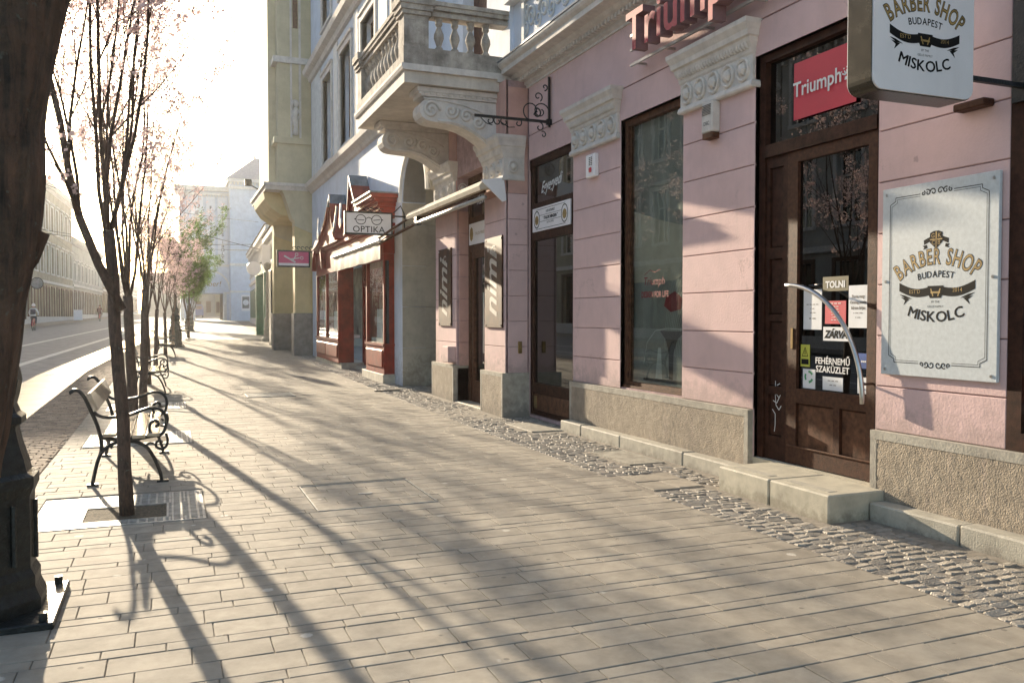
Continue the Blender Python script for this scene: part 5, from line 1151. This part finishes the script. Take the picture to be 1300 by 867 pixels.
t = thing('pavement_board', 'white A-board standing before the left shops', 'sign board', (-9.8, 112, 1.05)); mb = MB(); mb.prism([(111.7,1.05),(112.0,2.3),(112.04,2.3),(111.8,1.05)], -10.4, -9.5, 'x'); mb.prism([(112.4,1.05),(112.0,2.3),(112.04,2.3),(112.5,1.05)], -10.4, -9.5, 'x'); obj('boards', mb, M['signw'], t)
# ================================================================== THEATRE at the end
TH = thing('theatre', 'large pale blue theatre closing the street with gateway and three hanging banners', 'building', (6, 110, 1))
def H_(name, mb, m_, par=None, **kw): return obj(name, mb, M[m_], par or TH, **kw)
Y = 110
mb = MB(); BXt = lambda a, b_, c, d: mb.box(a, b_, Y, Y+7, c, d)
grid_wall(mb, 1.3, 6.9, -.5, 17.0, [(2.95, 6.15, -.5, 4.35)], BXt); H_('wall', mb, 'blue')
mb = MB(); mb.box(1.0, 6.88, Y-.35, Y, 16.2, 16.5); mb.box(.8, 6.88, Y-.6, Y+7, 17.0, 17.25); mb.box(.9, 6.88, Y-.45, Y, 16.7, 17.0); mb.box(1.2, 6.88, Y-.15, Y, 7.6, 7.85); mb.box(1.2, 2.9, Y-.12, Y, 4.3, 4.5); mb.box(6.2, 6.88, Y-.12, Y, 4.3, 4.5)
mb.box(1.3, 1.7, Y-.1, Y, 1, 7.6); mb.box(2.55, 2.95, Y-.14, Y, 1, 4.3); mb.box(6.15, 6.55, Y-.14, Y, 1, 4.3)
for i in range(17): mb.box(1.2+.32*i, 1.34+.32*i, Y-.3, Y, 15.95, 16.2)
for i in range(20): a0, a1 = PI*i/20, PI*(i+1)/20; mb.prism([(4.55+2.3*math.cos(a0),4.7+2.3*math.sin(a0)),(4.55+2.3*math.cos(a1),4.7+2.3*math.sin(a1)),(4.55+2.5*math.cos(a1),4.7+2.5*math.sin(a1)),(4.55+2.5*math.cos(a0),4.7+2.5*math.sin(a0))], Y-.08, Y, 'y')
each('moulding', mb, M['white'], TH)
mb = MB(); put(mb, 'gateway'.replace('gateway', 'Ember!'), 4.6, 5.2, mapX(Y-.01, 0), .9, .01, shear=.2); H_('faded_lettering', mb, 'gold')
mb = MB(); mb.box(6.9, 20, Y-2.5, Y+7, -.5, 17.6); H_('right_wing', mb, 'blue')
mb = MB(); mb.box(6.6, 20, Y-3.0, Y+7, 17.6, 18.0); mb.box(6.8, 20, Y-2.7, Y-2.5, 16.8, 17.1); mb.box(6.8, 20, Y-2.65, Y-2.5, 7.6, 7.9); mb.box(6.8, 20, Y-2.6, Y-2.5, 4.4, 4.6); mb.box(6.8, 20, Y-2.6, Y-2.5, 9.4, 9.6)
for i in range(32): mb.box(6.9+.4*i, 7.1+.4*i, Y-2.8, Y-2.5, 17.3, 17.6)
each('wing_moulding', mb, M['white'], TH)
mb = MB(); mb.add([(6.5,Y-3.1,18.0),(20,Y-3.1,18.0),(20,Y+7,18.0),(6.5,Y+7,18.0),(10.2,Y+2,21.4),(17,Y+2,21.4)], [(0,1,5,4),(1,2,5),(2,3,4,5),(3,0,4)]); H_('hipped_roof', mb, 'roofg'); H_('finial', MB().lathe([(.15,0),(.15,.3),(.05,.5),(.08,.9)], 10.2, Y+2, 21.3, 8), 'white')
H_('flat_roof', MB().prism([(Y-.6,17.25),(Y+7,17.25),(Y+3,17.8)], .8, 6.55, 'x'), 'roofg')
for (x0, x1, txt, sz, top) in ((2.6, 3.95, 'ÖRDÖGÖ', .95, 15.0), (4.3, 5.3, 'FRANCIA RÓZSA', .62, 14.9), (5.6, 6.7, 'RÓZSA ÉS IBOLYA', .62, 14.9)):
    o = H_('banner', MB().box(x0, x1, Y-.25, Y-.2, 7.9 if x0 > 4 else 8.2, 16.0), 'ban'); mb = MB(); n = len(txt); stp = (1.02 if sz > .8 else .50)
    if 'RÓZSA ÉS' in txt: stp = .46
    vs_all = 0
    for i, ch in enumerate(txt):
        if ch != ' ': put(mb, ch, (x0+x1)/2, top-.4 - i*stp*(1 if sz < .8 else .92), mapX(Y-.25, 0), sz*.85, .01, bold=.02)
    obj('banner_lettering', mb, M['inkgr'], o)
ps = H_('poster', MB().box(8.1, 9.1, Y-2.56, Y-2.5, 2.2, 4.1), 'signw'); obj('poster_picture', MB().box(8.2, 9.0, Y-2.58, Y-2.56, 2.5, 3.9), M['inkgr'], ps)
mb = MB(); obj('poster_portrait', MB().tube([(8.6,Y-2.6,3.2),(8.6,Y-2.585,3.2)], .35, 12), M['paper'], ps)
each('gate_passage', MB().box(2.5, 2.95, Y+.5, Y+7, 0, 4.35).box(6.15, 6.5, Y+.5, Y+7, 0, 4.35), M['yelw'], TH)
house('sunlit sandy house seen through the theatre gateway', 4.2, 128, 150, 9, M['wally'], [(.5,3.5),(4.9,7.0)], 6, 1, .5)
t = thing('town_house', 'far sandy house closing the view behind the theatre gateway', 'building', (9, 165, gz(165))); z = gz(165)
obj('wall', MB().box(7.6, 20, 165, 172, 0, 11), M['wally'], t)
each('window', MB().box(8.0, 8.6, 164.9, 165, z+.6, z+2.6).box(9.2, 9.8, 164.9, 165, z+.6, z+2.6).box(10.4, 11.0, 164.9, 165, z+.6, z+2.6), M['wood2'], t)
t = thing('town_house', 'far grey house behind the blue van seen through the gateway', 'building', (3, 158, gz(158)))
obj('wall', MB().box(-4, 7.5, 158, 165, 0, 9), M['wallg'], t); each('window', MB().box(4.4, 5.2, 157.9, 158, z+.6, z+2.6).box(6.0, 6.8, 157.9, 158, z+.6, z+2.6), M['wood2'], t)
t = thing('blue_van', 'small blue van parked beyond the theatre gateway', 'van', (3.3+bx(140), 140, gz(140))); z = gz(140); x = 3.3
xx = 4.0; obj('body', MB().prism([(xx-.9,z+.35),(xx+.9,z+.35),(xx+.9,z+1.4),(xx+.7,z+2.0),(xx-.7,z+2.0),(xx-.9,z+1.4)], 139, 143, 'y'), M['blueb'], t); obj('windscreen', MB().box(xx-.65, xx+.65, 138.97, 139, z+1.3, z+1.85), M['glassf'], t)
for sx in (-.75, .75): obj('wheel', MB().tube([(xx+sx-.1,139.6,z+.32),(xx+sx+.1,139.6,z+.32)], .32, 12), M['iron'], t)

# ================================================================== TREES
def branch_tree(seed, H, trunk_r, fork_z, nl, spread, clusters, per, csize, mats=('bark', 'petal'), name='cherry_tree', extra=None, lean=(0,0), qs=.0155, droop=0):
    r = random.Random(seed); wood = MB(); tips = []
    def limb(p, d, L, rad_, depth, seg=5):
        pts = [p]; rs = [rad_]; q = Vector(p); dd = Vector(d).normalized()
        for i in range(seg):
            dd = (dd + Vector((r.uniform(-.13,.13), r.uniform(-.13,.13), .05 + (.02 if depth else .06)))).normalized(); q = q + dd * (L/seg); pts.append(q.copy()); rs.append(rad_*(1-.62*(i+1)/seg))
            if depth >= 1: tips.append((q.copy(), depth))
        wood.tube(pts, rs, 7 if rad_ > .03 else 5 if rad_ > .012 else 4)
        if depth < 3:
            nb = (4, 3, 2)[depth]
            for k in range(nb):
                i = r.randint(1 if depth else 2, seg); a = r.uniform(0, 2*PI); dv = (Vector(pts[min(i, seg)]) - Vector(pts[i-1])).normalized()
                side = Vector((math.cos(a), math.sin(a), r.uniform(-.1,.3))); nd = (dv + side * r.uniform(.35,.75)).normalized()
                limb(pts[i], nd, L*r.uniform(.38,.62), max(.0035, rs[i]*.52), depth+1, 4)
    tp = [Vector((0,0,-.05))]; rs = [trunk_r*1.15]; n = 6
    for i in range(1, n+1): f = i/n; tp.append(Vector((lean[0]*f + r.uniform(-.012,.012), lean[1]*f + r.uniform(-.012,.012), fork_z*f))); rs.append(trunk_r*(1.02-.16*f))
    wood.tube(tp, rs, 10); top = tp[-1]
    if extra: extra(wood, limb, top, trunk_r)
    for k in range(nl):
        a = 2*PI*(k+r.uniform(-.25,.25))/nl; s = spread*r.uniform(.6,1.15); limb(top - Vector((0,0,r.uniform(0,.25*fork_z*.4))), Vector((math.cos(a)*s, math.sin(a)*s, 1)), (H-fork_z)*r.uniform(.75,1.02), trunk_r*r.uniform(.24,.36), 0, 7)
    root = thing(name, 'x', 'tree'); obj('trunk', wood, M[mats[0]], root, smooth=True)
    fl = MB(); T = [t_ for t_ in tips if t_[0].z > fork_z + .25]
    for c in range(clusters):
        p, dp = r.choice(T); p = p + Vector((r.gauss(0,.07), r.gauss(0,.07), r.gauss(0,.06))); cs = csize*r.uniform(.5,1.5)
        for k in range(per):
            q = p + Vector((r.gauss(0,cs), r.gauss(0,cs), r.gauss(0,cs))); a = Vector((r.gauss(0,1), r.gauss(0,1), r.gauss(0,1))).normalized(); b = a.orthogonal().normalized(); c_ = a.cross(b); s = qs*r.uniform(.6,1.4)
            if mats[1] == 'leaf': b *= 1.8; c_ *= .6
            fl.add([q-b*s, q-c_*s*.8, q+b*s, q+c_*s*.8], [(0,1,2,3)])
    o = obj('blossom' if mats[1] == 'petal' else 'foliage', fl, M[mats[1]], root); return root
def near_extra(wood, limb, top, r0):
    limb((-.02,0,1.55), (-.40,.05,1), 2.6, .036, 0, 7)
treeA = branch_tree(11, 5.3, .050, 2.15, 7, .27, 640, 18, .032, extra=near_extra, lean=(-.10, .1))
treeA.location = (-.31, 7.04, 0); treeA['label'] = 'nearest slender blossoming street tree in front of the first bench'
treeB = branch_tree(23, 5.1, .064, 1.75, 6, .27, 560, 18, .035, lean=(-.03, 0))
treeB.location = (-.42, 11.2, 0); treeB['label'] = 'second blossoming street tree just behind the first bench'
treeC = branch_tree(31, 4.9, .064, 1.9, 6, .25, 480, 18, .035, lean=(.05, 0))
treeC.location = (-.40, 14.95, gz(14.95)); treeC['label'] = 'third blossoming street tree beside the second bench'
for t in (treeA, treeB, treeC): t['group'] = 'blossoming street trees along the kerb'
protos = [treeA, treeB, treeC]
farY = [(19.4, 1, 'fourth blossoming street tree, just beyond the second bench'), (25.5, 2, 'fifth blossoming tree, level with the optician shopfront'), (31, 1, 'sixth blossoming tree, beside the third bench'), (37.5, 2, 'seventh blossoming tree near the distant street lamp'), (43, 1, 'eighth blossoming tree, last of the pink row before the green tree'),]
for yy, k, lb in farY:
    c = copy_tree(protos[k]); c.location = (-.42 + bx(yy), yy, gz(yy)); c.rotation_euler = (0, 0, R.uniform(0, 6.28)); c.scale = (.9, .9, .82 if yy < 35 else .72); c['label'] = lb
gt = branch_tree(41, 6.0, .09, 1.3, 9, .30, 2200, 7, .10, mats=('bark','leaf'), name='willow_tree', qs=.05)
gt.location = (-.1+bx(49), 49, gz(49)); gt['label'] = 'fresh green leafing tree before the theatre'; gt.scale = (.95, .95, .8)
for yy, lb in ((66, 'second fresh green tree, partly hidden behind the first'),):
    c = copy_tree(gt); c.location = (-.2+bx(yy), yy, gz(yy)); c.rotation_euler = (0, 0, 2); c.scale = (.8, .8, .75); c['label'] = lb
# foreground trunk
FT = thing('old_tree', 'thick dark leaning trunk filling the left edge of the photo', 'tree', (-.62, 2.9, 0))
mb = MB(); rows = 60; nn = 28
cl = [(-.74,2.85,-.1,.22),(-.715,2.87,.4,.19),(-.665,2.9,.9,.172),(-.60,2.9,1.25,.165),(-.555,2.9,1.55,.16),(-.52,2.9,1.75,.16),(-.505,2.9,1.9,.16),(-.505,2.9,2.05,.16),(-.47,2.9,2.25,.16),(-.435,2.9,2.45,.165),(-.40,2.95,2.9,.18),(-.37,3.0,3.6,.18),(-.35,3.1,4.4,.15)]
def lerp(z):
    for a, b_ in zip(cl, cl[1:]):
        if a[2] <= z <= b_[2]: f = (z-a[2])/(b_[2]-a[2]); return [a[i]+(b_[i]-a[i])*f for i in range(4)]
    return cl[-1]
for i in range(rows*2+1):
    z = -.1 + 4.5*i/(rows*2); c = lerp(z)
    for j in range(nn):
        a = 2*PI*j/nn; nv = noise.noise(Vector((math.cos(a)*3, math.sin(a)*3, z*.9)))*.02 + noise.noise(Vector((math.cos(a)*9, math.sin(a)*9, z*2.2)))*.014 + noise.noise(Vector((math.cos(a)*22, math.sin(a)*22, z*7)))*.007
        rr = c[3]+nv; mb.v.append((c[0]+rr*math.cos(a), c[1]+rr*math.sin(a), z))
for i in range(rows*2):
    for j in range(nn): a = i*nn+j; b_ = i*nn+(j+1) % nn; mb.f.append((a, b_, b_+nn, a+nn))
obj('trunk', mb, M['barkf'], FT, smooth=True)
obj('stub_branch', MB().tube([(-.46,2.9,1.60),(-.385,2.9,1.68),(-.352,2.9,1.755)], [.05,.03,.024], 8), M['barkf'], FT)
mb = MB(); rr_ = random.Random(5)
for k in range(7):
    a = rr_.uniform(0,6.28); d = Vector((math.cos(a)*.8, math.sin(a)*.8, .9)); p = Vector((-.36,3.1,4.3)); pts = [p.copy()]
    for i in range(6): d += Vector((rr_.uniform(-.2,.2), rr_.uniform(-.2,.2), .05)); p = p + d.normalized()*.42; pts.append(p.copy())
    mb.tube(pts, [.09,.07,.055,.045,.035,.025,.015], 6)
obj('limbs', mb, M['barkf'], FT, smooth=True)
mb = MB()
for c in range(220):
    a = rr_.uniform(0,6.28); q = rr_.uniform(.5,1.7); p = Vector((-.36+q*math.cos(a), 3.1+q*math.sin(a), 5.0+rr_.uniform(0,1.6)))
    for k in range(8):
        u = p + Vector((rr_.gauss(0,.06), rr_.gauss(0,.06), rr_.gauss(0,.06))); n_ = Vector((rr_.gauss(0,1), rr_.gauss(0,1), rr_.gauss(0,1))).normalized(); b = n_.orthogonal()*.022; c_ = n_.cross(b)
        mb.add([u-b, u-c_, u+b, u+c_], [(0,1,2,3)])
obj('blossom', mb, M['petal'], FT)

# ================================================================== LAMP POSTS
def lamp(label):
    t = thing('street_lamp', label, 'street lamp', (0,0,0), 'black ornate street lamps along the kerb')
    obj('base_plate', MB().bev(-.36,.36,-.36,.36,0,.035,.006), M['lampg'], t)
    pr = [(.30,.035),(.30,.09),(.285,.12),(.272,.15),(.272,.20),(.262,.22),(.250,.24),(.250,.60),(.262,.63),(.272,.65),(.272,.70),(.238,.72),(.225,.78),(.20,.86),(.185,.93),(.186,.95),(.215,.965),(.215,1.0),(.19,1.02),(.175,1.06),(.19,1.12),(.20,1.18),(.19,1.24),(.15,1.30),(.12,1.34),(.12,1.5),(.14,1.52),(.10,1.6),(.06,1.75),(.05,2.4),(.07,2.45),(.045,2.5),(.04,3.6),(.07,3.65),(.03,3.7)]
    obj('post', MB().lathe(pr, 0, 0, 0, 8), M['lampg'], t)
    mb = MB()
    for k in range(8): a = PI/8+2*PI*k/8 - PI/8; x_, y_ = .243*math.cos(a), .243*math.sin(a); mb.tube([(x_,y_,.27),(x_,y_,.57)], .012, 5)
    each('rib', mb, M['lampg'], t)
    mb = MB()
    for sx in (-1,1):
        for sy in (-1,1): mb.tube([(sx*.31,sy*.31,.035),(sx*.31,sy*.31,.075)], .022, 6)
    each('anchor_bolt', mb, M['lampg'], t)
    l = obj('lantern', MB().lathe([(.05,3.7),(.16,3.78),(.22,4.15),(.24,4.18),(.22,4.22),(.1,4.38),(.03,4.42),(.02,4.5)], 0, 0, 0, 6), M['iron'], t)
    obj('lantern_glass', MB().lathe([(.15,3.8),(.215,4.13)], 0, 0, 0, 6), M['signw'], l)
    return t
LP = lamp('foreground ornate lamp post base behind the thick trunk'); 
for yy, lb in ((37.8, 'distant black lamp post standing among the blossoming trees'), (62, 'farthest black lamp post near the green tree')):
    c = copy_tree(LP); c.location = (-.35+bx(yy), yy, gz(yy)); c['label'] = lb
LP.location = (-.89, 4.93, 0)

# ================================================================== BENCHES (local: x across, y along, origin at near rear foot)
def bench(label):
    t = thing('park_bench', label, 'bench', (0,0,0), 'cast iron benches along the kerb')
    k = 1.0
    def side(yy):
        mb = MB(); T = lambda pts: [(a*k, yy, b_*k) for a, b_ in pts]
        def c(pts, r=.015):                               # smooth the polyline (Catmull-Rom)
            P_ = [Vector((*p, 0)) for p in pts]; out = []
            for i in range(len(P_)-1):
                p0, p1, p2, p3 = P_[max(i-1,0)], P_[i], P_[i+1], P_[min(i+2, len(P_)-1)]
                for s in range(4): t_ = s/4; q = .5*((2*p1)+(-p0+p2)*t_+(2*p0-5*p1+4*p2-p3)*t_*t_+(-p0+3*p1-3*p2+p3)*t_**3); out.append((q.x, q.y))
            out.append(pts[-1]); mb.tube(T(out), r, 6)
        c([(-.01,.0),(.01,.10),(.035,.21),(.066,.30),(.070,.38),(.060,.45),(.035,.55),(-.007,.66),(-.055,.78),(-.10,.845),(-.14,.855),(-.165,.84),(-.16,.825)], .018)
        c([(.01,.66),(.05,.625),(.11,.607),(.19,.605),(.30,.62),(.40,.655),(.47,.675),(.54,.665),(.59,.62),(.605,.55),(.59,.47),(.555,.43),(.50,.43),(.465,.47),(.47,.53),(.505,.56),(.535,.54),(.53,.51),(.51,.515)], .016)
        c([(.06,.44),(.15,.41),(.25,.40),(.36,.405),(.50,.425),(.56,.43)], .020)
        c([(.065,.28),(.10,.33),(.17,.37),(.25,.385),(.35,.375),(.43,.33),(.48,.26),(.52,.17),(.55,.08),(.56,.02)], .017)
        c([(.60,.44),(.615,.38),(.60,.32),(.56,.30),(.52,.32),(.52,.36),(.55,.375),(.57,.355)], .013)
        c([(.10,.42),(.16,.33),(.12,.36)], .010); c([(.42,.33),(.47,.36),(.52,.33)], .01)
        mb.box(-.05*k, .04*k, yy-.03, yy+.03, 0, .02); mb.box(.52*k, .62*k, yy-.03, yy+.03, 0, .02)
        obj('iron_side', mb, M['iron'], t, smooth=False)
    side(.0); side(1.75)
    obj('stretcher', MB().tube([(.25*k,.0,.30*k),(.25*k,1.75,.30*k)], .012, 6), M['iron'], t)
    for i in range(4): x0 = .085*k + .118*k*i; z0 = .435*k - (.02*i if i < 2 else .04-.02*(i-2))*.6; obj('seat_plank', MB().bev(x0, x0+.108*k, -.06, 1.82, z0, z0+.03, .006), M['bwood'], t)
    mb = MB().bev(0, .03, -.06, 1.82, 0, .17, .006); a = rad(-22); mb.v = [(v[0]*math.cos(a)+v[2]*math.sin(a)+.025*k, v[1], -v[0]*math.sin(a)+v[2]*math.cos(a)+.665*k) for v in mb.v]; obj('back_plank', mb, M['bwood'], t)
    return t
b0 = bench('nearest park bench with cast iron scroll arms behind the front tree'); b0.location = (-.64, 8.34, 0)
for (xx, yy, lb) in ((-.64, 17.1, 'second park bench, beyond the third tree'), (-.62, 29.5, 'third park bench, halfway down the row'), (-.60, 46.8, 'fourth park bench, near the green tree'), (-.6, 61.5, 'farthest park bench before the theatre')):
    c = copy_tree(b0); c.location = (xx+bx(yy), yy, gz(yy)); c['label'] = lb

# ================================================================== CYCLISTS
def cyclist(x, y, label, cloth, legs, bag, heading=0, helmet='signw'):
    z = gz(y)
    pr = thing('person', label, 'person', (x, y, z)); B = lambda *p: (x+p[0], y+p[1], z+p[2])
    bi = thing('bicycle', 'bicycle ridden by the ' + label.split(' riding')[0], 'bicycle', (x, y, z))
    def wheel(yc):
        w = obj('wheel', MB().tube([B(0, yc+.33*math.cos(a*PI/12), .34+.33*math.sin(a*PI/12)) for a in range(25)], .018, 5), M['iron'], bi); mb = MB()
        for a in range(8): mb.tube([B(0,yc,.34), B(0, yc+.33*math.cos(a*PI/4), .34+.33*math.sin(a*PI/4))], .003, 3)
        obj('spokes', mb, M['steel'], w)
    wheel(-.5); wheel(.52)
    mb = MB()
    for a, b_ in (((0,-.5,.34),(0,-.12,.30)),((0,-.12,.30),(0,.38,.75)),((0,-.12,.30),(0,-.25,.85)),((0,-.5,.34),(0,-.22,.75)),((0,-.22,.75),(0,.38,.78)),((0,.38,.85),(0,.52,.34))): mb.tube([B(*a), B(*b_)], .018, 6)
    obj('frame', mb, M['redb'], bi); obj('handlebar', MB().tube([B(-.28,.25,.98),B(-.1,.4,.98),B(.1,.4,.98),B(.28,.25,.98)], .014, 6), M['iron'], bi); obj('saddle', MB().bev(x-.07, x+.07, y-.38, y-.12, z+.86, z+.92, .02), M['iron'], bi)
    obj('mudguard', MB().tube([B(0, -.5+.37*math.cos(a*PI/12), .34+.37*math.sin(a*PI/12)) for a in range(2, 13)], .025, 5), M['redb'], bi)
    # body: one skinned figure
    J = [(0,-.22,.95),(0,-.18,1.12),(0,-.10,1.32),(0,-.06,1.47),(0,-.03,1.55),(0,0,1.67),
         (-.18,-.08,1.42),(-.27,.05,1.2),(-.24,.24,1.02),(.18,-.08,1.42),(.27,.05,1.2),(.24,.24,1.02),
         (-.1,-.2,.92),(-.12,.14,.72),(-.12,-.05,.36),(-.12,.08,.30),(.1,-.2,.92),(.12,.18,.88),(.12,.0,.55),(.12,.13,.5)]
    E_ = [(0,1),(1,2),(2,3),(3,4),(4,5),(3,6),(6,7),(7,8),(3,9),(9,10),(10,11),(0,12),(12,13),(13,14),(14,15),(0,16),(16,17),(17,18),(18,19)]
    RR = [.15,.14,.16,.09,.055,.10,.07,.05,.035,.07,.05,.035,.10,.07,.05,.04,.10,.07,.05,.04]
    m = bpy.data.meshes.new('body'); m.from_pydata([B(*j) for j in J], E_, []); m.materials.append(M[legs]); m.materials.append(M[cloth]); m.materials.append(M['skin'])
    tmp = bpy.data.objects.new('tmp', m); COL.objects.link(tmp); sk = tmp.modifiers.new('s', 'SKIN'); 
    for i, v in enumerate(m.skin_vertices[0].data if m.skin_vertices else []): v.radius = (RR[i], RR[i])
    if not m.skin_vertices:
        import bmesh; bm = bmesh.new(); bm.from_mesh(m); ly = bm.verts.layers.skin.verify()
        for i, v in enumerate(bm.verts): v[ly].radius = (RR[i], RR[i]); v[ly].use_root = (i == 0)
        bm.to_mesh(m); bm.free()
    tmp.modifiers.new('b', 'SUBSURF').levels = 1; dg = bpy.context.evaluated_depsgraph_get(); me = bpy.data.meshes.new_from_object(tmp.evaluated_get(dg)); bpy.data.objects.remove(tmp)
    for p in me.polygons: c = p.center; zz = c.z - z; p.material_index = 0 if zz < .97 and abs(c.x-x) < .2 and c.y-y < .2 else (2 if zz > 1.52 else 1); p.use_smooth = True
    while len(me.materials) < 3: me.materials.append(M[('skin')])
    obj('body', me, None, pr)
    obj('hair', MB().lathe([(.02,.13),(.08,.11),(.112,.04),(.115,-.02),(.10,-.06)], x, y-.01, z+1.70, 10), M[helmet], pr)
    obj('backpack', MB().bev(x-.15, x+.15, y-.34, y-.2, z+1.1, z+1.45, .04), M[bag], pr)
cyclist(-8.4, 64.7, 'cyclist in a white shirt with dark backpack riding away on the left', 'shirt', 'navy', 'navy')
cyclist(-7.15, 104.8, 'distant cyclist in a dark red coat riding on the left', 'maroon', 'maroon', 'maroon', 0, 'maroon')

# ================================================================== WIRES
for i, (a, b_, lb) in enumerate((((-14, 60, 12.5), (4.4+bx(60), 62, 6.2), 'thin black overhead cable crossing the street highest on the left'), ((-13.5, 70, 8.2), (5+bx(70), 75, 7.6), 'thin overhead cable crossing before the theatre at cornice height'), ((-12.5, 85, 13.8), (10.0, 106, 12.8), 'thin cable across the theatre banners'), ((-12.5, 85, 9.5), (9.5, 106, 9.4), 'lowest thin cable across the theatre front'), ((-13.6, 55, 14.5), (-10.6, 120, 9.2), 'long cable sloping down along the left houses'))):
    n = 14; pts = [(a[0]+(b_[0]-a[0])*k/n, a[1]+(b_[1]-a[1])*k/n, a[2]+(b_[2]-a[2])*k/n - .6*math.sin(PI*k/n)) for k in range(n+1)]
    o = obj('overhead_wire', MB().tube(pts, .022, 4), M['iron']); o['label'] = lb; o['category'] = 'cable'
haze()
